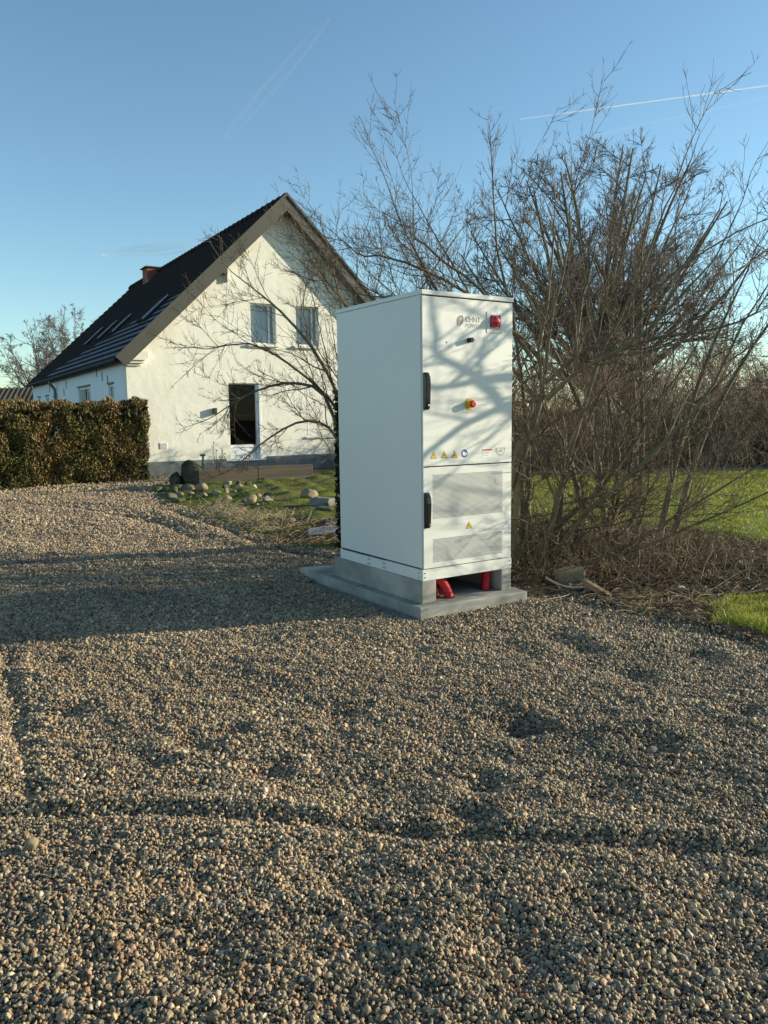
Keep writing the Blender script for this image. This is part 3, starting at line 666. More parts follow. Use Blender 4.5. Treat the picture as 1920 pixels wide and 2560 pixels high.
# roof windows
for u0, u1, y0 in ((1.72, 2.75, 1.70), (1.75, 2.6, 5.6), (1.70, 2.62, 7.7), (1.66, 2.60, 9.9)):
    mb = MB()
    def qbox(ua, ub, ya, yb, h0, h1, m=0):
        P = [slope_pt(u, y_, h) for h in (h0, h1) for u, y_ in ((ua, ya), (ub, ya), (ub, yb), (ua, yb))]
        mb.add(P, [(0, 3, 2, 1), (4, 5, 6, 7), (0, 1, 5, 4), (1, 2, 6, 5), (2, 3, 7, 6), (3, 0, 4, 7)], m)
    wd = 0.78
    qbox(u0, u1, y0, y0 + 0.05, 0.0, 0.14); qbox(u0, u1, y0 + wd - .05, y0 + wd, 0.0, 0.14); qbox(u0, u0 + .06, y0 + .05, y0 + wd - .05, 0.0, 0.135); qbox(u1 - .06, u1, y0 + .05, y0 + wd - .05, 0.0, 0.135)
    f = mb.build('roof_window', M['darkmetal'], roof)
    mb = MB(); qbox(u0 + .06, u1 - .06, y0 + .05, y0 + wd - .05, 0.10, 0.115); mb.build('pane', M['roofglass'], f)
    mb = MB(); qbox(u0 - .02, u1 + .02, y0 - .014, y0 - .002, 0.115, 0.15); mb.build('edge_trim', M['trim'], f)

# things on the gable: lamp, vent
hx, hy = math.cos(HY), math.sin(HY)
def on_gable(x, y, z): return (HX + x * hx - y * hy, HYY + x * hy + y * hx, z)
lamp = thing('wall_lamp', 'small dark box lamp on the white gable left of the tall window', 'lamp', on_gable(2.39, 0, 1.80), HY)
mb = MB(); mb.box(-0.045, 0.045, -0.02, -0.001, -0.07, 0.07); mb.build('back_plate', M['lampmetal'], lamp)
mb = MB(); mb.box(-0.05, 0.05, -0.125, -0.021, -0.09, 0.09); mb.box(-0.035, 0.035, -0.112, -0.03, -0.094, -0.091); mb.build('lamp_body', M['lampmetal'], lamp, bevel=0.006)
vent = thing('wall_vent', 'small white vent grille low on the gable beside the hedge', 'vent', on_gable(0.9, 0, 0.86), HY)
mb = MB(); mb.box(-0.10, 0.10, -0.015, -0.001, -0.085, -0.07); mb.box(-0.10, 0.10, -0.015, -0.001, 0.07, 0.085); mb.box(-0.10, -0.085, -0.015, -0.001, -0.07, 0.07); mb.box(0.085, 0.10, -0.015, -0.001, -0.07, 0.07); mb.build('frame', M['white'], vent)
for k in range(4):
    mb = MB(); mb.box(-0.084, 0.084, -0.022, -0.003, -0.06 + k * 0.034, -0.044 + k * 0.034); mb.build('slat', M['white'], vent)
# plant behind the tall window
pp = thing('potted_plant', 'small potted tree standing behind the tall dark window', 'plant', on_gable(2.98, 0.62, 0.12), HY)
mb = MB(); mb.box(-0.5, 0.8, -0.2, 0.2, 0.0, 0.70); tb = mb.build('window_bench', M['dark'], house); tb.location = (3.3, 0.62, 0.125)
mb = MB(); mb.cyl((0, 0, 0.71), (0, 0, 1), 0.085, 0.11, 0.22, 14); mb.build('pot', M['pot'], pp)
mb = MB(); mb.tube([(0.02, 0, 0.92), (0.03, 0, 1.2), (0.01, 0, 1.45)], 0.012, 6); mb.build('stem', M['bark'], pp)
g = np.random.default_rng(8); nl = 240; c = g.normal(0, 1, (nl, 3)); c = nrm(c) * (g.random((nl, 1)) ** .4) * np.array([.16, .16, .22]) + np.array([0.02, 0, 1.5])
u = nrm(g.normal(0, 1, (nl, 3))) * .05; v_ = nrm(np.cross(u, g.normal(0, 1, (nl, 3)))) * .025
Vl = np.stack([c - u, c + v_, c + u, c - v_], 1).reshape(-1, 3); np_mesh('foliage', Vl, [np.arange(nl * 4).reshape(-1, 4)], M['leafdark'], pp)['kind'] = 'stuff'

# ------------------------------------------------------------------ cabinet
CY = 0.57751; CX, CYY = 0.3011, 6.1535; CW, CD = 0.947, 1.312
cab = thing('battery_cabinet', 'tall white steel power cabinet standing on a concrete plinth', 'cabinet', (CX, CYY, 0), CY)
mb = MB(); mb.box(0.004, CW - 0.004, 0.032, CD, 0.372, 2.53); mb.build('body', M['shell'], cab, bevel=0.004)
mb = MB(); mb.box(0.0, 0.030, 0.002, 0.030, 0.372, 2.53); mb.box(CW - 0.008, CW, 0.002, 0.030, 0.372, 2.53); mb.build('corner_post', M['shell'], cab, bevel=0.002)
mb = MB(); mb.box(0.031, CW - 0.009, 0.012, 0.030, 0.372, 2.53); mb.build('gasket', M['gap'], cab)
lid = MB(); lid.box(-0.002, CW + 0.004, -0.022, CD + 0.004, 2.531, 2.567); lo = lid.build('roof_lid', M['shell'], cab, bevel=0.004)
for bx, by in ((0.10, 0.12), (0.10, 1.2), (0.12, 0.24), (0.10, 0.95), (0.85, 0.12), (0.85, 1.2)):
    mb = MB(); mb.cyl((bx, by, 2.568), (0, 0, 1), 0.014, 0.014, 0.018, 6); mb.build('bolt', M['steel'], lo)
def door(name, z0, z1):
    mb = MB(); mb.box(0.007, CW - 0.003, -0.014, 0.001, z0, z1); return mb.build(name, M['shell'], cab, bevel=0.003)
updoor = door('upper_door', 1.197, 2.522); lowdoor = door('lower_door', 0.369, 1.188)
FY = -0.0145                              # front face of the doors
def handle(par, z0, z1):
    h = z1 - z0; mb = MB()
    pr = [(z0, -0.016), (z0, -0.036), (z0 + .02, -0.05), (z0 + .2 * h, -0.054), (z1 - .3 * h, -0.062), (z1 - .04, -0.056), (z1 - .005, -0.036), (z1, -0.016)]
    P = [(0.010, y, z) for z, y in pr] + [(0.056, y, z) for z, y in pr]; n_ = len(pr)
    mb.add(P, [tuple(range(n_)), tuple(range(2 * n_ - 1, n_ - 1, -1))] + [(i, (i + 1) % n_, n_ + (i + 1) % n_, n_ + i) for i in range(n_)])
    o = mb.build('handle', M['handle'], par, bevel=0.006)
    k = MB(); k.cyl((0.036, -0.05, z0 + .12 * h), (0, -1, 0), 0.010, 0.009, 0.010, 10); k.build('keyhole', M['steel'], o)
    return o
handle(updoor, 1.645, 1.938); handle(lowdoor, 0.702, 0.992)
# skirts under the doors and on the side
mb = MB(); mb.box(-0.004, CW + 0.002, -0.016, 0.02, 0.272, 0.363); mb.build('skirt_panel', M['shell'], cab, bevel=0.002)
for y0, y1, z1 in ((0.023, 0.545, 0.361), (0.548, 0.80, 0.357), (0.803, CD, 0.355)):
    mb = MB(); mb.box(-0.004, 0.02, y0, y1, 0.272, z1); mb.build('skirt_panel', M['shell'], cab, bevel=0.002)
mb = MB(); mb.box(0.021, CW - 0.02, 0.021, CD - .01, 0.274, 0.371); mb.build('base_frame', M['gap'], cab)
for y_, z_ in ((0.535, .335), (0.535, .295), (0.565, .335), (0.565, .295), (0.785, .335), (0.785, .295), (0.815, .335), (0.815, .295), (0.04, .335), (0.04, .295)):
    mb = MB(); mb.cyl((-0.004, y_, z_), (-1, 0, 0), 0.006, 0.005, 0.004, 8); mb.build('bolt', M['zinc'], cab)
for x_, z_ in ((0.02, .335), (0.02, .30), (0.93, .335), (0.93, .30)):
    mb = MB(); mb.cyl((x_, -0.016, z_), (0, -1, 0), 0.006, 0.005, 0.004, 8); mb.build('bolt', M['zinc'], cab)
# perforated fields: staggered round holes, a few thousand, one object each
def perforation(x0, x1, z0, z1):
    px_, dz = 0.0112, 0.0097; V, F = [], []; r = 0.0031; row = 0; z = z0
    pts = []
    while z <= z1:
        x = x0 + (0.5 * px_ if row % 2 else 0)
        while x <= x1: pts.append((x, z)); x += px_
        z += dz; row += 1
    pts = np.array(pts); th = np.arange(6) * np.pi / 3
    V = np.stack([pts[:, None, 0] + r * np.cos(th), np.full((len(pts), 6), FY - 0.0006), pts[:, None, 1] + r * np.sin(th)], -1).reshape(-1, 3)
    i = np.arange(len(pts))[:, None] * 6
    return V, np.concatenate([i + np.array([[0, 1, 2, 3]]), i + np.array([[0, 3, 4, 5]])])
for x0, x1, z0, z1 in ((0.102, 0.842, 0.774, 1.130), (0.102, 0.842, 0.418, 0.605)):
    V, F = perforation(x0, x1, z0, z1); o = np_mesh('vent_holes', V, [F], M['hole'], lowdoor); o['kind'] = 'stuff'
# stickers
def flat(mb, poly, lift, m):
    mb.add([(x, FY - lift, z) for x, z in poly], [tuple(range(len(poly)))], m)
def tri_sign(par, cx, z0, wdt, hgt, sym):
    mb = MB()
    flat(mb, [(cx - wdt / 2, z0), (cx + wdt / 2, z0), (cx, z0 + hgt)], 0.0006, 1)
    k = 0.84; zc = z0 + hgt * .34
    flat(mb, [(cx - wdt / 2 * k, zc - (zc - z0) * k), (cx + wdt / 2 * k, zc - (zc - z0) * k), (cx, zc + (z0 + hgt - zc) * k)], 0.0011, 0)
    s = wdt
    if sym == 'bang':
        flat(mb, [(cx - .05 * s, z0 + .62 * hgt), (cx + .05 * s, z0 + .62 * hgt), (cx + .028 * s, z0 + .30 * hgt), (cx - .028 * s, z0 + .30 * hgt)], 0.0015, 1)
        flat(mb, [(cx - .04 * s, z0 + .23 * hgt), (cx + .04 * s, z0 + .23 * hgt), (cx + .04 * s, z0 + .15 * hgt), (cx - .04 * s, z0 + .15 * hgt)], 0.0015, 1)
    elif sym == 'bolt':
        flat(mb, [(cx + .06 * s, z0 + .66 * hgt), (cx - .10 * s, z0 + .36 * hgt), (cx - .01 * s, z0 + .38 * hgt), (cx + .03 * s, z0 + .44 * hgt)], 0.0015, 1)
        flat(mb, [(cx - .01 * s, z0 + .38 * hgt), (cx + .11 * s, z0 + .42 * hgt), (cx - .03 * s, z0 + .12 * hgt)], 0.0015, 1)
    else:
        flat(mb, [(cx + .01 * s, z0 + .62 * hgt), (cx - .09 * s, z0 + .40 * hgt), (cx - .11 * s, z0 + .25 * hgt), (cx - .04 * s, z0 + .15 * hgt), (cx + .06 * s, z0 + .15 * hgt), (cx + .12 * s, z0 + .27 * hgt), (cx + .09 * s, z0 + .40 * hgt), (cx + .04 * s, z0 + .36 * hgt)], 0.0015, 1)
        flat(mb, [(cx - .04 * s, z0 + .17 * hgt), (cx + .05 * s, z0 + .17 * hgt), (cx + .01 * s, z0 + .32 * hgt)], 0.0019, 0)
    return mb.build('warning_sticker', [M['yellow'], M['black']], par)
tri_sign(updoor, 0.111, 1.258, .068, .056, 'bang')['label'] = 'yellow triangle with exclamation mark'
tri_sign(updoor, 0.218, 1.258, .066, .056, 'bolt')['label'] = 'yellow triangle with lightning flash'
tri_sign(updoor, 0.322, 1.257, .068, .060, 'flame')['label'] = 'yellow triangle with flame'
tri_sign(lowdoor, 0.474, 0.661, .066, .058, 'bolt')['label'] = 'yellow triangle with lightning flash'
mb = MB(); cx, cz = 0.428, 1.287
flat(mb, [(cx + .033 * math.cos(t * .2618), cz + .034 * math.sin(t * .2618)) for t in range(24)], 0.0006, 0)
flat(mb, [(cx - .022, cz + .012), (cx - .012, cz + .022), (cx - .006, cz + .006), (cx + .004, cz + .016), (cx + .010, cz + .010), (cx + .004, cz - .004), (cx - .002, cz - .024), (cx - .020, cz - .012)], 0.0012, 1)
flat(mb, [(cx + .006, cz - .006), (cx + .016, cz + .002), (cx + .024, cz + .008), (cx + .022, cz - .010), (cx + .006, cz - .022)], 0.0012, 1)
mb.build('glove_sticker', [M['blue'], M['printwhite']], updoor)
mb = MB(); flat(mb, [(0.617, 1.302), (0.722, 1.302), (0.722, 1.314), (0.617, 1.314)], 0.0012, 0); flat(mb, [(0.617, 1.245), (0.722, 1.245), (0.722, 1.3015), (0.617, 1.3015)], 0.0006, 1)
for k in range(3): flat(mb, [(0.624, 1.290 - k * .013), (0.700 - .012 * k, 1.290 - k * .013), (0.700 - .012 * k, 1.286 - k * .013), (0.624, 1.286 - k * .013)], 0.0012, 2)
mb.build('rating_label', [M['printred'], M['printwhite'], M['greylight']], updoor)
mb = MB(); o_ = [(0.766, 1.322), (0.868, 1.322), (0.868, 1.285), (0.838, 1.256), (0.802, 1.256), (0.766, 1.285)]; i_ = [((x - .817) * .78 + .817, (z - 1.293) * .78 + 1.293) for x, z in o_]
flat(mb, o_, 0.0006, 0); flat(mb, i_, 0.0012, 1); flat(mb, [(x + .0 , z) for x, z in [(0.795, 1.285), (0.835, 1.285), (0.842, 1.300), (0.792, 1.300)]], 0.0017, 0)
mb.build('shield_sticker', [M['greylight'], M['shell']], updoor)
# beacon behind a recessed window
win = MB(); x0, x1, z0, z1 = 0.658, 0.838, 2.268, 2.440; a0, a1, b0, b1 = 0.695, 0.808, 2.300, 2.414; yf = FY - 0.0035
win.box(x0, a0, yf, FY, z0, z1); win.box(a1, x1, yf, FY, z0, z1); win.box(a0, a1, yf, FY, z0, b0); win.box(a0, a1, yf, FY, b1, z1)
beac = win.build('beacon_frame', M['shell'], updoor, bevel=0.002)
mb = MB(); mb.add([(a0, FY - .001, b0), (a1, FY - .001, b0), (a1, FY - .001, b1), (a0, FY - .001, b1)], [(0, 1, 2, 3)]); mb.build('recess', M['maroon'], beac)
mb = MB(); prof = [(0.0, .050), (.012, .050), (.028, .044), (.042, .030), (.048, .012), (.0485, 0.002)]
V, F = [], []; k = 20
for d_, r_ in prof:
    for i in range(k): V.append((0.740 + .92 * r_ * math.cos(i * 2 * math.pi / k), FY - .002 - d_, 2.362 + r_ * math.sin(i * 2 * math.pi / k)))
for q in range(len(prof) - 1):
    for i in range(k): F.append((q * k + i, q * k + (i + 1) % k, (q + 1) * k + (i + 1) % k, (q + 1) * k + i))
F.append(tuple(range((len(prof) - 1) * k, len(prof) * k)))
mb.add(V, F); mb.build('red_beacon', M['lens'], beac, smooth=True)
mb = MB()
for k in range(9): mb.box(a0 + .004 + k * .0125, a0 + .010 + k * .0125, FY - .006, FY - .0012, b0 + .0005, b0 + .018)
mb.build('beacon_teeth', M['shell'], beac)
# round lock
kn = MB(); kn.cyl((0.474, FY, 2.200), (0, -1, 0), 0.022, 0.022, 0.006, 18); kn.cyl((0.474, FY - .0062, 2.200), (0, -1, 0), 0.020, 0.019, 0.040, 18); kn.build('round_lock', M['handle'], updoor, bevel=0.002)
mb = MB(); mb.cyl((0.245, FY, 2.175), (0, -1, 0), 0.005, 0.005, 0.003, 8); mb.build('pilot_hole', M['gap'], updoor)
# emergency stop: yellow ring, yellow collar, red mushroom
es = MB(); es.cyl((0.478, FY, 1.689), (0, -1, 0), 0.047, 0.046, 0.006, 24); es.cyl((0.478, FY - .0062, 1.689), (0, -1, 0), 0.031, 0.029, 0.030, 20); eo = es.build('stop_button_collar', M['yellow'], updoor, bevel=0.002)
es = MB(); es.cyl((0.478, FY - .037, 1.689), (0, -1, 0), 0.027, 0.031, 0.012, 20); es.cyl((0.478, FY - .0495, 1.689), (0, -1, 0), 0.031, 0.024, 0.010, 20); es.build('stop_button', M['red'], eo, bevel=0.003)
# emblem and lettering
lf = []
L0 = [(0.347, 2.345), (0.350, 2.362), (0.362, 2.380), (0.385, 2.393), (0.408, 2.396)]; L1 = [(0.408, 2.396), (0.416, 2.376), (0.416, 2.350), (0.405, 2.328), (0.384, 2.314), (0.365, 2.302)]
mb = MB()
flat(mb, [(0.347, 2.345), (0.350, 2.362), (0.362, 2.380), (0.385, 2.393), (0.402, 2.396), (0.376, 2.362), (0.392, 2.360), (0.358, 2.308), (0.350, 2.322)], 0.0006, 0)
flat(mb, [(0.408, 2.396), (0.417, 2.376), (0.417, 2.350), (0.406, 2.328), (0.386, 2.314), (0.366, 2.302), (0.404, 2.368), (0.388, 2.370)], 0.0006, 0)
mb.build('leaf_emblem', M['grey'], updoor)
def lettering(name, body, x0, x1, z0, z1, m, bold):
    cu = bpy.data.curves.new(name, 'FONT'); cu.body = body; cu.fill_mode = 'BOTH' if False else cu.fill_mode; cu.offset = bold
    to = bpy.data.objects.new(name, cu); C.objects.link(to); bpy.context.view_layer.update()
    me = bpy.data.meshes.new_from_object(to.evaluated_get(bpy.context.evaluated_depsgraph_get())); C.objects.unlink(to); bpy.data.objects.remove(to)
    co = np.zeros(len(me.vertices) * 3); me.vertices.foreach_get('co', co); co = co.reshape(-1, 3)
    lo_, hi_ = co.min(0), co.max(0); q = (co - lo_) / np.maximum(hi_ - lo_, 1e-9)
    out = np.stack([x0 + q[:, 0] * (x1 - x0), np.full(len(co), FY - .0006), z0 + q[:, 1] * (z1 - z0)], -1); me.vertices.foreach_set('co', out.ravel())
    me.materials.clear(); me.materials.append(m); me.update()
    o = bpy.data.objects.new(name, me); C.objects.link(o); o.parent = updoor; return o
lettering('lettering', 'CHNT', 0.437, 0.594, 2.344, 2.386, M['grey'], 0.005)
lettering('lettering', 'POWER', 0.434, 0.603, 2.298, 2.332, M['greylight'], 0.0)
mb = MB(); flat(mb, [(0.5165, 2.386), (0.5205, 2.386), (0.5205, 2.379), (0.5165, 2.379)], 0.0006, 0); mb.build('letter_dot', M['grey'], updoor)

# ------------------------------------------------------------------ concrete base and conduits
base = thing('concrete_base', 'grey cast concrete plinth on a wider slab under the white cabinet', 'plinth', (CX, CYY, 0), CY)
mb = MB(); mb.prism([(-0.096, -0.10), (1.0, -0.165), (1.03, 0.08), (1.05, 1.9), (-0.10, 1.985)], -0.12, 0.083, ax='z'); mb.build('slab', M['concrete'], base, bevel=0.008)
mb = MB(); mb.box(-0.015, 0.128, -0.018, 1.42, 0.0835, 0.270); mb.box(0.833, 0.945, -0.018, 1.42, 0.0835, 0.270); mb.box(0.1285, 0.8325, 1.30, 1.42, 0.0835, 0.270); mb.build('upstand', M['concrete'], base, bevel=0.006)
def conduit(pts, r, label):
    root = thing('conduit', label, 'conduit', (CX, CYY, 0), CY, None)
    P = curve_pts(pts, 40); ln = np.concatenate([[0], np.cumsum(np.linalg.norm(np.diff(P, axis=0), axis=1))])
    n_ = int(ln[-1] / 0.0045); s = np.linspace(0, ln[-1], n_); Q = np.stack([np.interp(s, ln, P[:, i]) for i in range(3)], -1)
    mb = MB(); mb.tube([tuple(x) for x in Q], [r * (1.0 if (i // 2) % 2 else 0.87) for i in range(n_)], 16); mb.build('corrugated_tube', M['conduit'], root, smooth=True)
    mb = MB(); mb.cyl(tuple(Q[0] - np.array([0, 0, 0.004])), (0, 0, 1), r * 1.25, r * 1.2, 0.006, 16); mb.build('hole_rim', M['gap'], root)
conduit([(0.318, 0.055, 0.084), (0.300, 0.06, 0.14), (0.262, 0.07, 0.21), (0.215, 0.09, 0.268)], 0.041, 'leaning red corrugated conduit, front one of the pair at the left of the plinth opening')
conduit([(0.235, 0.15, 0.084), (0.215, 0.15, 0.15), (0.185, 0.16, 0.21), (0.165, 0.17, 0.268)], 0.041, 'red corrugated conduit half hidden behind the leaning one at the left of the opening')
conduit([(0.752, 0.10, 0.084), (0.755, 0.10, 0.15), (0.762, 0.105, 0.21), (0.765, 0.11, 0.268)], 0.040, 'upright red corrugated conduit at the right end of the plinth opening')

# ------------------------------------------------------------------ hedge
def leaves(c, u, v, tint, name, m, parent=None, tri=True):
    """flat pointed leaves: centre c, half-length u, half-width v"""
    n_ = len(c)
    V = np.stack([c - u, c + v - u * .1, c + u, c - v - u * .1], 1).reshape(-1, 3)
    return np_mesh(name, V, [np.arange(n_ * 4).reshape(-1, 4)], m, parent, np.repeat(tint, 4, 0))
hdx, hdy = (-6.15 + 8.92), (20.45 - 17.97); hl = math.hypot(hdx, hdy); hd = np.array([hdx / hl, hdy / hl, 0]); hn = np.array([hd[1], -hd[0], 0])   # hn: outwards to the drive
H0 = np.array([-6.12, 20.42, 0.0]); HL, HT, HH = 8.0, 1.1, 2.02
hedge = thing('hedge', 'clipped brown green conifer hedge in front of the white farmhouse', 'hedge', tuple(H0))
def hedge_leaves(N_, seed):
    g = np.random.default_rng(seed)
    a, b, c_ = HL * HH, HL * HT, HT * HH; f = g.choice(3, N_, p=np.array([a, b * 1.3, c_]) / (a + b * 1.3 + c_))
    s = g.random(N_) * HL; t = g.random(N_) * HH; d = g.random(N_) * HT
    P = np.zeros((N_, 3)); nn_ = np.zeros((N_, 3))
    k = f == 0; P[k] = -hd * s[k, None] + np.array([0, 0, 1.]) * t[k, None]; nn_[k] = hn
    k = f == 1; P[k] = -hd * s[k, None] - hn * d[k, None] + np.array([0, 0, HH]); nn_[k] = (0, 0, 1)
    k = f == 2; P[k] = -hn * d[k, None] + np.array([0, 0, 1.]) * t[k, None]; nn_[k] = hd
    x = -(P @ hd); lump = fbm(x * 1.0, P[:, 2] + (P @ hn), seed + 1, 30, 0.18, 1.1)
    topb = 0.05 * fbm(x, x * 0, 77, 14, 0.3, 2.0) - 0.04 * np.clip(x - 1.2, 0, 6) / 6 + 0.05 * np.clip(1 - x / .9, 0, 1)
    P = P + nn_ * (lump * 0.13 - g.random((N_,)) ** 2 * 0.18)[:, None]
    P[:, 2] += topb * np.clip(P[:, 2] / HH, 0, 1)
    rnd = np.clip(1 - (HT - 0) * 0, 0, 1)
    return P, nn_, x, lump, g
P, nn_, xx, lump, g = hedge_leaves(78000, 40); n_ = len(P)
dirn = nrm(nn_ * 0.75 + np.array([0, 0, 0.7]) + g.normal(0, 0.55, (n_, 3)))
sz = g.uniform(0.022, 0.06, n_)[:, None]; u = dirn * sz; v = nrm(np.cross(dirn, g.normal(0, 1, (n_, 3)))) * sz * 0.30
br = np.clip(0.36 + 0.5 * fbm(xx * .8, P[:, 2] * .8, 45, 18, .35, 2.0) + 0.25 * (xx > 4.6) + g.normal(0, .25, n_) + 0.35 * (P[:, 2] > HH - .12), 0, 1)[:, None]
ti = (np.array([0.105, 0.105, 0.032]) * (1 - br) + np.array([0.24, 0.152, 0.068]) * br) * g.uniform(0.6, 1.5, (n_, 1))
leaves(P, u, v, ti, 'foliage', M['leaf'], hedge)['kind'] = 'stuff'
# inner mass of older wood and shade leaves
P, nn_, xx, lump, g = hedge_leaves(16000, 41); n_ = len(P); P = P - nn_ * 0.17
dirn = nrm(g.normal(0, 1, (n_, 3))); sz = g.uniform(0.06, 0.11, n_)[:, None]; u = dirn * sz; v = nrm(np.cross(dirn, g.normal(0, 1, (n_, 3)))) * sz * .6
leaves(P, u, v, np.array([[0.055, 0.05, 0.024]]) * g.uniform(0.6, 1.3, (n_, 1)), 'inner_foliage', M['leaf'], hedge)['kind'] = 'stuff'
# added dark core sheets, keep sky from showing through the thin foliage
a_ = np.linspace(.22, HL, 60); b_ = np.linspace(.0, HH - .24, 18); GA, GB_ = np.meshgrid(a_, b_); hearts = []
for dep, sg in ((.24, 1), (HT - .24, -1)):
    wob_ = .05 * fbm(GA, GB_, 43 + sg, 20, .3, 1.2); Q = -hd * GA[..., None] - hn * (dep + wob_)[..., None] + np.array([0, 0, 1.]) * GB_[..., None]
    i_ = np.arange(GA.size).reshape(GA.shape); hearts.append((Q.reshape(-1, 3), np.stack([i_[:-1, :-1], i_[:-1, 1:], i_[1:, 1:], i_[1:, :-1]], -1).reshape(-1, 4)))
nA = len(hearts[0][0]); top = np.arange(GA.size).reshape(GA.shape)[-1]; end = np.arange(GA.size).reshape(GA.shape)[:, 0]
br_ = lambda e: np.stack([e[:-1], e[1:], e[1:] + nA, e[:-1] + nA], -1)
np_mesh('added_dark_core', np.concatenate([hearts[0][0], hearts[1][0]]), [hearts[0][1], hearts[1][1] + nA, br_(top), br_(end)], M['heart'], hedge)
for k in range(13):
    mb = MB(); q = -hd * (0.45 + k * 0.6) - hn * 0.55; mb.tube([tuple(q + np.array([0, 0, -.05])), tuple(q + np.array([.02, .02, .9])), tuple(q + np.array([0, .03, 1.75]))], [.04, .03, .012], 6); mb.build('trunk', M['bark'], hedge)

# ------------------------------------------------------------------ shrubs and trees
BR = np.array([0.155, 0.118, 0.078]); TW = np.array([0.105, 0.072, 0.052]); TWG = np.array([0.15, 0.12, 0.08])
def stems_from(base, dirs, L, R0, n, g, upb, wob):
    return sweep(np.asarray(base, float), np.asarray(dirs, float), np.asarray(L, float), n, upb, wob, g, np.asarray(R0, float), 0.28)
def manual(pts, r0, r1, n=12):
    n = 12
    P = curve_pts(pts, n)[None]; return dict(P=P, R=np.linspace(r0, r1, n)[None], L=np.array([np.linalg.norm(np.diff(P[0], axis=0), axis=1).sum()]))
def cat(*bs):
    bs = [b for b in bs if b is not None]; m_ = bs[0]['P'].shape[1]
    return dict(P=np.concatenate([b['P'] for b in bs]), R=np.concatenate([b['R'] for b in bs]), L=np.concatenate([b['L'] for b in bs]))

def shrub(name, label, cat_, base, stems, seed, lev=((8, .58), (7, .55), (5, .5), (2, .5)), group=None, tw=(TW, TWG), up=0.55, minr=0.0019, a1=(22, 62), lead=1.0, curl=.10, spur=.30, tangle=0):
    g = np.random.default_rng(seed); root = thing(name, label, cat_, base, 0, group); o = np.array(base)
    stems = dict(P=stems['P'] - o, R=stems['R'], L=stems['L'])
    for i in range(len(stems['L'])):
        branch_mesh('stem', [(dict(P=stems['P'][i:i + 1], R=stems['R'][i:i + 1], L=stems['L'][i:i + 1]), 9)], M['bark'], root)
    # every stem runs on into a whippy leader
    ld = sweep(stems['P'][:, -1], stems['P'][:, -1] - stems['P'][:, -2], g.uniform(.7, 1.3, len(stems['L'])) * lead, 9, up, .09, g, stems['R'][:, -1], .2)
    l1 = cat(kids(stems, lev[0][0], g, 0.18, 1.0, a1, lev[0][1], 9, up, curl, 0.46, 0.0042, 0.28), ld)
    l2 = kids(l1, lev[1][0], g, 0.15, 1.0, (25, 65), lev[1][1], 6, up * 1.15, curl * .75, 0.55, 0.0028, 0.42, taper=.4)
    l3 = kids(l2, lev[2][0], g, 0.12, .97, (28, 60), spur, 4, up * .5, curl * .7, 0.65, minr, 0.6, taper=.35)
    branch_mesh('branches', [(l1, 5), (l2, 3)], M['twig'], root, tints=[BR, BR * .95])['kind'] = 'stuff'
    if tangle:      # crossing, drooping laterals low down
        low = dict(P=stems['P'][stems['P'][:, 0, 2] < .5], R=stems['R'][stems['P'][:, 0, 2] < .5], L=stems['L'][stems['P'][:, 0, 2] < .5])
        t1 = kids(low, tangle, g, .04, .55, (35, 110), .38, 9, .05, .2, .4, .0035, .35); t2 = kids(t1, 6, g, .1, 1., (25, 85), .55, 7, .0, .2, .6, .0024, .45); t3 = kids(t2, 3, g, .1, 1., (25, 75), .45, 5, .1, .17, .7, .002, .6)
        branch_mesh('tangle', [(t1, 5), (t2, 3), (t3, 3)], M['twig'], root, tints=[BR * 1.15, BR * 1.3, BR * 1.45])['kind'] = 'stuff'
    sets = [(l3, 3)]; tt = [tw[0]]
    if lev[3][0]:
        sets.append((kids(l3, lev[3][0], g, 0.2, 0.95, (18, 55), lev[3][1], 4, up * .6, curl, 0.75, minr * .9, 0.55), 3)); tt.append(tw[1])
    branch_mesh('twigs', sets, M['twig'], root, tints=tt)['kind'] = 'stuff'
    return root

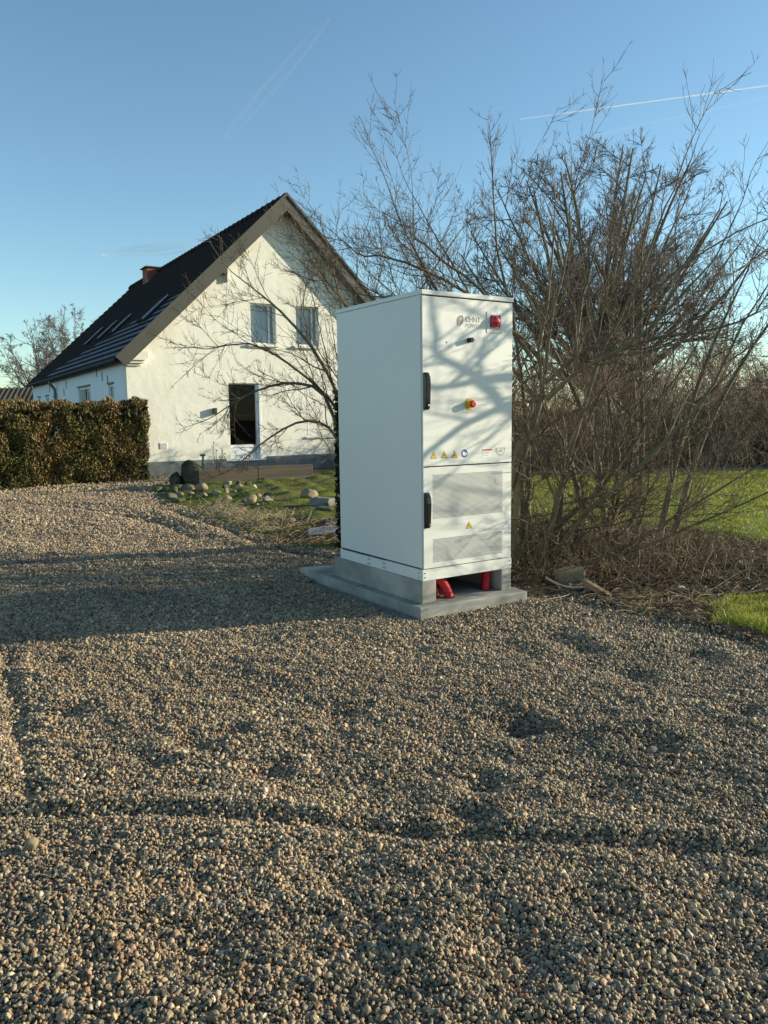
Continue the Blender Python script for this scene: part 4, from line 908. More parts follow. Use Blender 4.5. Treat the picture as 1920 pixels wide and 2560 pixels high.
# the big spreading shrub right of the cabinet
g = np.random.default_rng(101); n = 12
man = [manual([(1.33, 7.85, -.05), (1.36, 7.88, .79), (1.45, 7.9, 1.1), (1.56, 7.92, 1.41), (1.66, 7.9, 1.76), (1.64, 7.9, 2.1), (1.78, 7.85, 2.9), (1.9, 7.8, 3.7)], .058, .010),
       manual([(1.66, 8.2, -.05), (1.74, 8.2, .14), (1.91, 8.15, .25), (2.33, 8.1, .26), (2.6, 8.05, .36), (2.78, 8.0, .58), (2.96, 8.0, .80), (3.15, 7.9, 1.4)], .042, .014),
       manual([(1.68, 8.4, -.05), (1.94, 8.4, .43), (2.26, 8.4, .73), (2.53, 8.35, 1.11), (2.75, 8.3, 1.5), (3.1, 8.2, 2.1), (3.5, 8.1, 2.8)], .045, .013),
       manual([(2.52, 8.7, -.05), (2.53, 8.65, .25), (2.66, 8.6, .73), (2.75, 8.6, 1.1), (2.70, 8.6, 1.8), (2.8, 8.5, 2.6)], .036, .011),
       manual([(2.42, 8.5, -.05), (2.50, 8.5, .5), (2.62, 8.55, 1.1), (2.5, 8.7, 2.0), (2.35, 8.8, 3.0), (2.25, 8.8, 3.9)], .036, .010),
       manual([(1.45, 8.2, -.05), (1.5, 8.4, .8), (1.35, 8.6, 1.7), (1.1, 8.7, 2.5), (0.7, 8.8, 3.2), (.3, 8.8, 3.7)], .05, .012),
       manual([(1.5, 8.5, -.05), (1.62, 8.6, .9), (1.6, 8.8, 1.9), (1.5, 8.9, 2.8), (1.35, 9.0, 3.6), (1.3, 9.0, 4.3)], .045, .010),
       manual([(1.62, 8.05, -.05), (1.8, 8.0, .7), (1.95, 7.9, 1.5), (2.2, 7.85, 2.3), (2.5, 7.75, 3.1), (2.6, 7.7, 3.9)], .045, .010),
       manual([(1.70, 8.1, -.05), (2.0, 7.9, .5), (2.4, 7.7, 1.0), (2.9, 7.6, 1.7), (3.3, 7.55, 2.4), (3.6, 7.5, 3.0)], .042, .011),
       manual([(1.9, 8.6, -.05), (2.1, 8.9, .9), (2.5, 9.1, 1.8), (3.0, 9.2, 2.6), (3.4, 9.2, 3.3)], .04, .010),
       manual([(1.8, 8.0, -.03), (2.3, 7.75, .15), (2.8, 7.5, .42), (3.4, 7.3, .8), (4.0, 7.2, 1.1)], .025, .008),
       manual([(2.2, 8.2, -.03), (2.7, 7.9, .35), (3.2, 7.7, .75), (3.8, 7.6, 1.15), (4.4, 7.5, 1.5)], .025, .008),
       manual([(1.66, 7.9, 1.75), (1.9, 7.7, 2.0), (2.3, 7.55, 2.25), (2.7, 7.4, 2.7), (3.0, 7.3, 3.2)], .035, .011)]
g = np.random.default_rng(105)
for i in range(4):
    a_ = i * 2.399 + g.normal(0, .3); r_ = g.uniform(.15, .8); tl = g.uniform(.15, .62)
    b0 = np.array([1.95 + r_ * math.cos(a_), 8.65 + .6 * r_ * math.sin(a_), -.05]); d0 = np.array([math.cos(a_) * tl * 1.25, math.sin(a_) * tl * .6, 1.])
    q_ = sweep(b0[None], d0[None], np.array([g.uniform(2.9, 3.6)]), 12, .25, .07, g, np.array([g.uniform(.018, .028)]), .22); man.append(q_)
for q_ in ([(1.64, 7.9, 1.9), (1.85, 7.9, 2.1), (2.16, 7.9, 2.33), (2.55, 7.95, 2.7), (2.93, 8.0, 3.1), (3.35, 8.0, 3.4), (3.75, 8.0, 3.5)], [(2.3, 8.1, 2.2), (2.8, 8.0, 2.35), (3.3, 7.9, 2.4), (3.8, 7.9, 2.6), (4.2, 7.9, 3.0)],
           [(1.64, 8.6, 2.2), (1.1, 8.6, 2.9), (.6, 8.6, 3.3), (.4, 8.6, 3.5), (.25, 8.6, 3.65)], [(1.4, 8.6, 2.6), (.76, 8.6, 3.0), (.17, 8.6, 3.25), (-.2, 8.6, 3.32), (-.45, 8.6, 3.5)], [(1.5, 8.4, 2.4), (.9, 8.3, 2.75), (.3, 8.3, 2.85), (-.1, 8.3, 2.9), (-.4, 8.3, 3.0)],
           [(1.66, 8.0, 2.0), (1.70, 8.0, 2.6), (1.72, 8.0, 3.2), (1.80, 8.0, 3.75)], [(2.0, 8.2, 2.2), (2.1, 8.3, 2.8), (2.15, 8.3, 3.3), (2.3, 8.3, 3.8)]):
    man.append(manual(q_, .026, .009))
for q_ in ([(1.5, 8.6, -.05), (1.35, 8.7, .9), (.95, 8.8, 1.9), (.35, 8.9, 2.8), (-.25, 9.0, 3.45)], [(1.6, 8.7, -.05), (1.5, 8.8, 1.1), (1.1, 8.8, 2.2), (.55, 8.8, 3.1), (.1, 8.8, 3.9)], [(1.7, 8.8, -.05), (1.6, 8.9, 1.2), (1.3, 8.8, 2.4), (.95, 8.7, 3.3), (.7, 8.7, 4.0)], [(1.6, 8.5, -.05), (1.4, 8.6, 1.0), (.9, 8.5, 2.0), (.25, 8.4, 2.7), (-.4, 8.4, 3.1)]):
    man.append(manual(q_, .034, .009))
wg = np.random.default_rng(333)
def cut(b, f_):
    n_ = b['P'].shape[1]; P = curve_pts(b['P'][0, :max(3, int(n_ * f_))], n_)[None]; r0 = b['R'][0, 0] * .88; s_ = np.linspace(0, 1, n_)[:, None]
    P[0] += np.cumsum(wg.normal(0, .035, (n_, 3)) * np.array([1, 1, .4]), 0) * np.clip(s_ * 1.6 - .25, 0, 1)
    return dict(P=P, R=(r0 * (1 - .80 * np.linspace(0, 1, n_) ** .75))[None], L=np.array([np.linalg.norm(np.diff(P[0], axis=0), axis=1).sum()]))
man = [cut(b_, .93 if b_['P'][0, -1, 2] > 2.4 and b_['P'][0, 0, 2] < .5 else 1.) for b_ in man]
main = shrub('shrub', 'big bare many-stemmed shrub arching up beside the right side of the white cabinet', 'shrub', (1.8, 8.2, 0), cat(*man), 7, lev=((10, .46), (9, .54), (5, .5), (0, .45)), minr=.0022, curl=.10, lead=1.0, a1=(26, 70), tangle=7)
st = MB(); st.tube([(-.52, -.32, .86), (-.46, -.32, 1.1), (-.41, -.34, 1.33)], [.045, .042, .04], 10); sto = st.build('cut_stub', M['bark'], main)
cs = MB(); cs.cyl((-.409, -.340, 1.331), (.2, -.05, .97), .038, .038, .004, 12); cs.build('cut_face', M['cutwood'], sto)

# shrub behind the cabinet, reaching left across the gable
man = [manual([(-.42, 9.5, -.05), (-.47, 9.45, .9), (-.45, 9.4, 1.6), (-.75, 9.3, 2.3), (-1.15, 9.25, 2.8), (-1.5, 9.2, 3.1)], .036, .008),
       manual([(-.40, 9.5, .1), (-.30, 9.5, 1.1), (-.55, 9.4, 1.7), (-1.0, 9.3, 2.15), (-1.5, 9.2, 2.45), (-2.0, 9.15, 2.4)], .028, .006),
       manual([(-.45, 9.45, 1.0), (-.62, 9.3, 1.45), (-.95, 9.2, 1.55), (-1.35, 9.1, 1.35), (-1.7, 9.0, 1.05)],   .022, .006),
       manual([(-.36, 9.55, .2), (-.28, 9.6, 1.4), (-.35, 9.6, 2.3), (-.5, 9.6, 3.0), (-.6, 9.6, 3.5)], .028, .007),
       manual([(-.30, 9.6, .1), (-.05, 9.7, 1.3), (.12, 9.7, 2.2), (.42, 9.6, 3.0), (.9, 9.5, 3.7)], .028, .007),
       manual([(-.42, 9.45, .8), (-.66, 9.35, 1.8), (-1.05, 9.25, 2.0), (-1.5, 9.15, 1.9), (-1.85, 9.1, 1.7)], .026, .007),
       manual([(-.35, 9.5, .5), (-.1, 9.5, 1.8), (-.3, 9.4, 2.7), (-.65, 9.4, 3.2), (-.85, 9.4, 3.5)], .026, .007)]
back = shrub('shrub', 'bare shrub behind the white cabinet spreading left across the gable', 'shrub', (-.4, 9.5, 0), cat(*man), 17, lev=((13, .42), (9, .55), (5, .5), (0, .5)), a1=(20, 65), lead=.6, up=.36, minr=.0022)
g = np.random.default_rng(9); nl = 2200; t = g.random(nl); ang = g.random(nl) * 6.283; rr = g.uniform(.05, .14, nl)
c = np.stack([-.05 + rr * np.cos(ang), -.06 + rr * np.sin(ang), t * 1.9 + .02], -1); u = nrm(g.normal(0, 1, (nl, 3))) * .03; v = nrm(np.cross(u, g.normal(0, 1, (nl, 3)))) * .026
leaves(c, u, v, np.array([[.022, .03, .012]]) * g.uniform(.5, 1.6, (nl, 1)), 'ivy', M['leaf'], back)['kind'] = 'stuff'

# a second shrub further back and one beyond the right edge of the picture (its shadow falls on the cabinet front)
man = [manual([(3.2 + a, 10.0 + b, -.05), (3.2 + a * 1.6, 10.0 + b * 1.6, 1.2), (3.1 + a * 2.8, 10.1 + b * 2.6, 2.3), (3.0 + a * 4.2, 10.1 + b * 3.6, 3.3)], .045, .010) for a, b in ((-.3, 0), (.1, .2), (.35, -.1), (0, -.25), (-.5, .2), (.6, .1))]
shrub('shrub', 'bare shrub at the near edge of the lawn behind the large arching one', 'shrub', (3.2, 10.0, 0), cat(*man), 23, lev=((9, .48), (8, .55), (5, .5), (0, .5)), minr=.0022)
man = [manual([(5.4, 8.15, -.05), (5.4, 8.15, 1.2), (5.2, 8.1, 2.2), (4.8, 7.85, 2.75), (4.48, 7.47, 2.83), (4.17, 7.22, 2.81), (3.95, 7.08, 2.76), (3.76, 6.96, 2.74)], .060, .018, 16),
       manual([(4.48, 7.44, 2.82), (4.13, 7.24, 2.78), (4.07, 7.20, 2.79), (3.91, 7.1, 2.87), (3.75, 6.99, 2.94), (3.69, 6.95, 3.01), (3.68, 6.95, 3.08), (3.70, 6.96, 3.17), (3.65, 6.93, 3.22), (3.5, 6.9, 3.5)], .027, .010, 16),
       manual([(4.15, 7.21, 2.80), (4.24, 7.29, 2.68), (4.30, 7.34, 2.57), (4.4, 7.45, 2.45)], .028, .022, 8),
       manual([(5.4, 8.15, 1.0), (5.15, 8.1, 2.0), (4.8, 7.9, 2.55), (4.57, 7.55, 2.66), (4.32, 7.28, 2.55), (4.10, 7.14, 2.46), (3.88, 7.0, 2.31), (3.72, 6.9, 2.2), (3.5, 6.8, 2.0)], .045, .013, 16),
       manual([(4.1, 7.2, 2.79), (3.84, 7.16, 2.70), (3.81, 7.14, 2.83), (3.82, 7.15, 2.96), (4.0, 7.26, 3.10), (4.13, 7.35, 3.21)], .012, .008, 10),
       manual([(4.4, 7.55, 3.6), (3.75, 7.27, 3.23), (3.43, 7.05, 3.03), (3.16, 6.88, 2.86), (2.98, 6.76, 2.76)], .014, .006, 10),
       manual([(5.4, 8.15, .5), (5.7, 8.2, 1.6), (5.8, 8.2, 2.8), (5.7, 8.1, 3.8)], .07, .014),
       manual([(5.3, 8.12, 1.7), (5.1, 8.0, 2.6), (4.9, 7.9, 3.3), (4.8, 7.9, 4.0)], .045, .012)]
shrub('shrub', 'bare shrub with thick limbs at the right edge leaning over the lawn', 'shrub', (5.4, 8.15, 0), cat(*man), 31, lev=((5, .40), (6, .55), (4, .5), (0, .5)), a1=(30, 75), lead=.7)

# low whippy undergrowth at the foot of the shrubs
def undergrowth():
    g = np.random.default_rng(52); n_ = 1150
    P0 = np.stack([g.uniform(1.0, 4.2, n_), g.uniform(6.9, 9.3, n_), np.zeros(n_)], -1)
    ok = (P0[:, 1] > 7.05 + .1 * np.sin(P0[:, 0] * 5) - .45 * np.clip(P0[:, 0] - 1.9, 0, 1.3)) & (sdist(P0[:, 0], P0[:, 1], SOIL) > .12) & ~((P0[:, 0] < 1.35) & (P0[:, 1] < 7.5))
    P0 = P0[ok]; n_ = len(P0)
    b = sweep(P0, nrm(np.stack([g.normal(.1, .5, n_), g.normal(-.1, .5, n_), np.full(n_, .8)], -1)), g.uniform(.2, .8, n_) * np.clip(1.25 - .28 * (P0[:, 0] - 1.2), .4, 1), 7, -.35, .12, g, g.uniform(.0025, .0055, n_), .4)
    k1 = kids(b, 2, g, .3, .95, (20, 60), .5, 5, -.1, .12, .7, .0016, .5)
    o = branch_mesh('undergrowth', [(b, 3), (k1, 3)], M['twig'], tints=[np.array([.19, .145, .09]), np.array([.16, .11, .07])])
    tag(o, 'tangle of dry brown stalks and suckers around the shrub bases', 'undergrowth', kind='stuff')
undergrowth()
def litter():
    g = np.random.default_rng(53); n_ = 9000
    x = g.uniform(.9, 4.6, n_); y = g.uniform(5.2, 10.4, n_); ok = (sdist(x, y, SOIL) > -.06 * g.random(n_)) & (lawn_s(x, y) < .05); x, y = x[ok], y[ok]; n_ = len(x)
    z = np.maximum(soil_h(x, y), gravel_h(x, y)) + g.uniform(.004, .02, n_)
    u = nrm(np.stack([g.normal(0, 1, n_), g.normal(0, 1, n_), g.normal(0, .35, n_)], -1)); v = nrm(np.cross(u, np.stack([g.normal(0, .5, n_), g.normal(0, .5, n_), np.ones(n_)], -1)))
    s = g.uniform(.012, .034, n_)[:, None]; pal_ = np.array([(.17, .10, .05), (.12, .065, .035), (.24, .17, .10), (.085, .05, .03)])
    o = leaves(np.stack([x, y, z], -1), u * s, v * s * .55, pal_[g.integers(0, 4, n_)] * g.uniform(.7, 1.3, (n_, 1)), 'leaf_litter', M['leaf'])
    tag(o, 'brown fallen leaves lying under the shrubs', 'leaf litter', kind='stuff')
litter()
def dead_twigs():
    g = np.random.default_rng(54); n_ = 280; P0 = np.stack([g.uniform(1.3, 4.2, n_), g.uniform(5.9, 8.8, n_), np.zeros(n_)], -1)
    P0 = P0[sdist(P0[:, 0], P0[:, 1], SOIL) > .05]; n_ = len(P0); P0[:, 2] = soil_h(P0[:, 0], P0[:, 1]) + .015
    a = g.random(n_) * 6.283
    b = sweep(P0, np.stack([np.cos(a), np.sin(a), g.normal(.05, .12, n_)], -1), g.uniform(.12, .6, n_), 6, -.05, .1, g, g.uniform(.002, .006, n_), .5)
    o = branch_mesh('fallen_twigs', [(b, 4)], M['twig'], tints=[np.array([.24, .19, .13])]); tag(o, 'pale fallen twigs scattered on the soil under the shrubs', 'twigs', kind='stuff')
dead_twigs()

# far bramble and young-tree thicket beyond the lawn
def thicket_source(seed, hgt, wid):
    g = np.random.default_rng(seed); n_ = 50
    P0 = np.stack([g.normal(0, wid * .42, n_), g.normal(0, .8, n_), np.full(n_, -.1)], -1)
    b = sweep(P0, nrm(np.stack([g.normal(0, .42, n_), g.normal(0, .35, n_), np.ones(n_)], -1)), hgt * g.uniform(.45, 1.05, n_), 9, -.1, .11, g, g.uniform(.016, .034, n_), .25)
    l1 = kids(b, 11, g, .04, 1., (25, 80), .42, 6, .05, .2, .55, .007, .35); l2 = kids(l1, 6, g, .1, 1., (20, 75), .58, 5, .0, .22, .6, .0050, .4)
    l3 = kids(l2, 2, g, .1, 1., (20, 70), .65, 3, .0, .15, .6, .0035, .5)
    return b, l1, l2, l3
TH = []
def thicket(name, label, cat_, loc, src, tints, rz=0, sc_=1.0, group=None):
    root = thing(name, label, cat_, loc, rz, group); root.scale = (sc_, sc_, sc_)
    if len(TH) <= src:
        b, l1, l2, l3 = thicket_source(200 + src, (3.3, 4.2, 2.7)[src], (3.0, 3.0, 3.2)[src])
        s = branch_mesh('stems', [(b, 5)], M['twig'], root, tints=[tints[0]]); t = branch_mesh('twigs', [(l1, 4), (l2, 3), (l3, 3)], M['twig'], root, tints=[tints[0], tints[1], tints[2]])
        s['kind'] = 'stuff'; t['kind'] = 'stuff'; TH.append((s, t))
    else:
        for q in TH[src]:
            o = q.copy(); C.objects.link(o); o.parent = root
    return root
BT = [np.array([.30, .215, .135]), np.array([.36, .245, .155]), np.array([.42, .29, .185])]
thicket('bramble_thicket', 'tangled brown bramble thicket seen low beside the cabinet across the lawn', 'thicket', (4.6, 22.6, 0), 0, BT)
thicket('bramble_thicket', 'tallest brown thicket at the right end of the lawn', 'thicket', (13.0, 25.0, 0), 1, BT, .6, 1.32)
thicket('bramble_thicket', 'low brown thicket in the middle of the far lawn edge', 'thicket', (7.2, 22.8, 0), 2, BT)
GT = 'far thickets behind the lawn'
for x, y, s, r, k in ((2.4, 22.9, 0, .6, .85), (9.6, 23.2, 0, 2.2, 1.05), (11.4, 23.2, 1, 1.2, .85), (14.8, 24.0, 1, 2.0, 1.2), (6.2, 25.4, 1, .3, .98), (8.8, 26.0, 1, 2.8, 1.0), (11.0, 25.6, 1, .2, 1.12), (.6, 23.8, 2, .9, .8), (11.8, 26.4, 1, 4.0, 1.05), (13.6, 22.7, 2, 3.0, 1.0), (3.8, 25.2, 0, 3.4, .95)):
    thicket('bramble_thicket', 'brown bramble thicket in the row beyond the lawn', 'thicket', (x, y, 0), s, BT, r, k, GT)

def inside(br, c_, rad, g, m_=.05):
    """branches that would leave the rounded crown are shortened to end at its rim; stubs are dropped"""
    P = br['P'].copy(); lim = (1 + g.normal(0, m_, len(P))) ** 2; ok = np.zeros(len(P), bool); f = np.ones(len(P))
    for q in (1., .8, .62, .46, .32):
        e = (((P[:, 0] + (P[:, -1] - P[:, 0]) * q - c_) / rad) ** 2).sum(-1) < lim
        f[e & ~ok] = q; ok |= e
    P = P[:, :1] + (P - P[:, :1]) * f[:, None, None]
    return dict(P=P[ok], R=br['R'][ok], L=(br['L'] * f)[ok])
def big_tree(name, label, loc, H, crown, seed, dens, tint, trunk_r, droop=0.0, mult=9, tw=.010, tmax=62, squash=1.0):
    """crown = (radius, height of the crown centre); branches that would leave the rounded crown are dropped"""
    g = np.random.default_rng(seed); root = thing(name, label, 'tree', loc); cr_, zc = crown; c_ = np.array([0, 0, zc]); rad = np.array([cr_, cr_, (H - zc) * squash])
    tr = manual([(0, 0, -.3), (0.05, 0, H * .12), (0.1, .05, H * .24), (.05, 0, H * .4)], trunk_r, trunk_r * .7)
    branch_mesh('trunk', [(tr, 10)], M['bark'], root)
    az = np.arange(mult) * 2.399 + g.normal(0, .2, mult); tl = np.radians(tmax) * np.sqrt((np.arange(mult) + .3) / mult)
    d = np.stack([np.sin(tl) * np.cos(az), np.sin(tl) * np.sin(az), np.cos(tl)], -1)
    tgt = c_ + d * rad * g.uniform(.82, .97, (mult, 1)); z0 = H * (.36 - .2 * (tl / np.radians(tmax))); P0 = np.stack([np.full(mult, .06), np.full(mult, .02), z0], -1)
    s_ = np.linspace(0, 1, 11)[None, :, None]; P = P0[:, None] + (tgt - P0)[:, None] * s_; bow = np.sin(s_ * np.pi) * np.array([0, 0, 1.]) * np.linalg.norm(tgt - P0, axis=1)[:, None, None] * -.07 * np.sin(tl)[:, None, None]
    P = P + bow + np.cumsum(g.normal(0, .05, P.shape), 1) * np.sin(s_ * np.pi)
    L = np.linalg.norm(tgt - P0, axis=1); lim = dict(P=P, R=(trunk_r * g.uniform(.32, .5, (mult, 1))) * (1 - .85 * s_[0, :, 0])[None], L=L)
    branch_mesh('limbs', [(lim, 7)], M['bark'], root)['kind'] = 'stuff'
    f = lambda b: inside(b, c_, rad, g)
    l1 = f(kids(lim, dens[0], g, .12, 1., (25, 65), .48, 9, .3, .07, .5, .025, .25, taper=.5)); l2 = f(kids(l1, dens[1], g, .12, 1., (22, 60), .5, 7, .25 - droop, .08, .55, .015, .35))
    l3 = f(kids(l2, dens[2], g, .1, 1., (15, 50), .62, 4, .2 - droop * 2, .10, .6, tw, .5)); l4 = f(kids(l3, dens[3], g, .1, 1., (15, 50), .75, 3, .15 - droop * 3, .09, .75, tw * .9, .6))
    branch_mesh('crown', [(l1, 5), (l2, 4), (l3, 3), (l4, 3)], M['twig'], root, tints=[tint, tint, tint, tint * 1.05])['kind'] = 'stuff'
    return root
big_tree('bare_tree', 'great round-crowned bare tree standing beyond the thicket behind the cabinet', (9.8, 36, 0), 13.9, (6.9, 7.4), 61, (10, 8, 5, 2), np.array([.12, .10, .088]), .42, 0, 28, .0092, 84)
big_tree('birch_tree', 'wide bare birch with drooping twigs behind the left end of the roof', (-28.0, 65, 0), 10.4, (3.7, 6.3), 71, (8, 7, 5, 2), np.array([.13, .112, .112]), .26, .2, 14, .0125, 100)
big_tree('birch_tree', 'taller rounded bare birch rising right behind the roof slope', (-27.6, 70, 0), 11.9, (3.6, 7.6), 72, (8, 7, 5, 2), np.array([.13, .115, .115]), .22, .12, 13, .0125, 85)
# more distant trees low on the right and left skyline
for i, (x, y, H, sd, lb) in enumerate(((20.5, 48, 8.5, 81, 'low bare tree on the skyline at the far right'), (15.5, 50, 8.0, 82, 'slender bare tree between the big round tree and the right edge'))):
    big_tree('bare_tree', lb, (x, y, 0), H, (3.2, H * .55), sd, (7, 6, 5, 2), np.array([.15, .11, .085]), .2, 0, 8, tw=.013)
# brush and shed at the left end of the house
shed = thing('shed', 'low brown shed with ribbed sheet roof beyond the hedge at the left', 'shed', (-20.5, 38, 0), R(8))
mb = MB(); mb.box(-5.0, 4.2, 0.6, 5.4, -.1, 2.2); mb.build('wall', M['soffit'], shed)
mb = MB()
for k in range(40):
    x = -5.2 + k * .24; mb.add([(x, -.1, 1.55), (x + .12, -.1, 1.61), (x + .24, -.1, 1.55), (x, 3.0, 3.30), (x + .12, 3.0, 3.36), (x + .24, 3.0, 3.30)], [(0, 1, 4, 3), (1, 2, 5, 4)])
mb.build('ribbed_roof', M['shedmetal'], shed)
for x, y, s, r, k, lb in ((-15.2, 33.0, 2, .4, .85, 'rightmost'), (-17.6, 33.5, 0, 1.4, .8, 'middle'), (-20.0, 34, 2, 2.0, .9, 'leftmost')):
    thicket('brush', lb + ' clump of reddish brown brush growing in front of the far shed', 'brush', (x, y, 0), s, BT, r, k, 'brush by the shed')

# ------------------------------------------------------------------ grass
def blades(x, y, z, h, wd, tint, name, label, g, lean=.35):
    n_ = len(x); a = g.random(n_) * 6.283; b0 = np.stack([x, y, z], -1); sv = np.stack([np.cos(a), np.sin(a), np.zeros(n_)], -1) * (wd / 2)[:, None]
    d = np.stack([g.normal(0, lean, n_), g.normal(0, lean, n_), np.ones(n_)], -1); d2 = d * np.array([1.9, 1.9, .75])
    m_ = b0 + d * (h * .5)[:, None]; t_ = m_ + d2 * (h * .5)[:, None]
    V = np.stack([b0 - sv, b0 + sv, m_ + sv * .8, m_ - sv * .8, t_], 1).reshape(-1, 3); i = np.arange(n_)[:, None] * 5
    o = np_mesh(name, V, [i + np.array([[0, 1, 2, 3]]), i + np.array([[3, 2, 4]])], M['grass'], None, np.repeat(tint, 5, 0)); tag(o, label, 'grass', kind='stuff')
def grass_mat():
    m = bpy.data.materials.new('grass_blade'); m.use_nodes = True; N = Nodes(m); b = N.t.nodes['Principled BSDF']; out = [x for x in N.t.nodes if x.type == 'OUTPUT_MATERIAL'][0]
    at = N.n('ShaderNodeAttribute', attribute_name='tint'); N.l(at.outputs['Color'], b.inputs['Base Color']); b.inputs['Roughness'].default_value = .5; b.inputs['Specular IOR Level'].default_value = .3
    tr = N.n('ShaderNodeBsdfTranslucent'); N.l(N.mix(1., at.outputs['Color'], (1.3, 1.25, .6), 'MULTIPLY'), tr.inputs[0])
    mx = N.n('ShaderNodeMixShader'); mx.inputs[0].default_value = .38; N.l(b.outputs[0], mx.inputs[1]); N.l(tr.outputs[0], mx.inputs[2]); N.l(mx.outputs[0], out.inputs[0]); return m
M['grass'] = grass_mat()
def tints(n_, g, a=(.18, .22, .034), b=(.33, .34, .068), dry=.14):
    t = np.array(a) + (np.array(b) - np.array(a)) * g.random((n_, 1)); k = g.random(n_) < dry; t[k] = np.array([.26, .22, .10]) * g.uniform(.7, 1.2, (k.sum(), 1)); return t
g = np.random.default_rng(63); n_ = 30000; x = g.uniform(2.3, 5.8, n_); y = g.uniform(4.2, 6.8, n_); s = sdist(x, y, PATCH) + .06 * fbm(x, y, 10, 18, .2, .7); k = (s > g.random(n_) * .12 - .03) & (x < .8 * y + 1.0); x, y = x[k], y[k]
cl = fbm(x, y, 64, 20, .1, .5)
blades(x, y, lawn_h(x, y) - .01, g.uniform(.03, .075, len(x)) * (1 + .5 * cl), g.uniform(.003, .006, len(x)), tints(len(x), g), 'grass', 'bright green grass tuft growing at the gravel edge', g)
g = np.random.default_rng(65); n_ = 90000; x = g.uniform(1.2, 12.5, n_); y = 7 + 13.6 * g.random(n_) ** 1.25; s = sdist(x, y, LAWN) + .12 * fbm(x, y, 9, 18, .3, 1.5); k = (s > g.normal(-.06, .2, n_)) & (x < .7 * y + 1.0); x, y = x[k], y[k]
cl = fbm(x, y, 66, 24, .2, 1.2)
blades(x, y, lawn_h(x, y) - .01, g.uniform(.02, .055, len(x)) * (1 + .4 * cl) * (1 + y * .02), g.uniform(.004, .008, len(x)) * (.62 + y * .11), tints(len(x), g, dry=.16), 'lawn_grass', 'short sunlit lawn grass behind the shrubs', g, .5)
# bed: grass tufts, moss and straw
g = np.random.default_rng(67); n_ = 30000; x = g.uniform(-5.2, 0.2, n_); y = g.uniform(9.0, 18.0, n_); s = sdist(x, y, BED); f_ = fbm(x, y, 68, 22, .25, 1.4); k = (s > .1) & (f_ + g.normal(0, .25, n_) > .05); x, y = x[k], y[k]
blades(x, y, bed_h(x, y) - .005, g.uniform(.015, .05, len(x)), g.uniform(.006, .012, len(x)), tints(len(x), g, (.11, .15, .018), (.24, .27, .04), .2), 'bed_grass', 'mossy grass among the stones of the planting bed', g, .5)
def straw():
    g = np.random.default_rng(69); n_ = 1700; P0 = np.stack([g.normal(-2.15, .55, n_), np.zeros(n_), np.zeros(n_)], -1); P0[:, 1] = 11.6 - (P0[:, 0] + 2.15) * 1.55 + g.normal(.35, .35, n_)
    ok = sdist(P0[:, 0], P0[:, 1], BED) > 0; P0 = P0[ok]; n_ = len(P0); P0[:, 2] = bed_h(P0[:, 0], P0[:, 1])
    a = g.random(n_) * 6.283; b = sweep(P0, np.stack([np.cos(a), np.sin(a), g.uniform(.1, 1.6, n_)], -1), g.uniform(.08, .34, n_), 5, -1.1, .12, g, g.uniform(.002, .0042, n_), .5)
    o = branch_mesh('dry_grass', [(b, 3)], M['twig'], tints=[np.array([.44, .35, .21])]); tag(o, 'straw coloured dead grass along the near edge of the planting bed', 'dry grass', kind='stuff')
    n_ = 500; P0 = np.stack([g.uniform(-1.6, -.5, n_), g.uniform(9.5, 10.8, n_), np.zeros(n_)], -1); P0[:, 2] = bed_h(P0[:, 0], P0[:, 1]) + .01; a = g.normal(.5, .5, n_)
    b = sweep(P0, np.stack([np.cos(a), np.sin(a), g.normal(.08, .1, n_)], -1), g.uniform(.1, .45, n_), 5, -.1, .08, g, g.uniform(.003, .006, n_), .6)
    o = branch_mesh('dead_stalks', [(b, 4)], M['twig'], tints=[np.array([.26, .17, .10])]); tag(o, 'flattened brown stalks lying in front of the slabs left of the cabinet', 'stalks', kind='stuff')
    n_ = 130; P0 = np.stack([g.uniform(2.0, 3.0, n_), g.uniform(6.0, 6.6, n_), np.zeros(n_)], -1); P0[:, 2] = soil_h(P0[:, 0], P0[:, 1]) + .01; a = g.random(n_) * 6.283
    b = sweep(P0, np.stack([np.cos(a), np.sin(a), g.uniform(.0, .5, n_)], -1), g.uniform(.1, .3, n_), 5, -.5, .08, g, g.uniform(.0018, .003, n_), .6)
    o = branch_mesh('dry_grass', [(b, 3)], M['twig'], tints=[np.array([.36, .28, .14])]); tag(o, 'dry straw lying between the gravel and the bright grass patch', 'dry grass', kind='stuff')
straw()

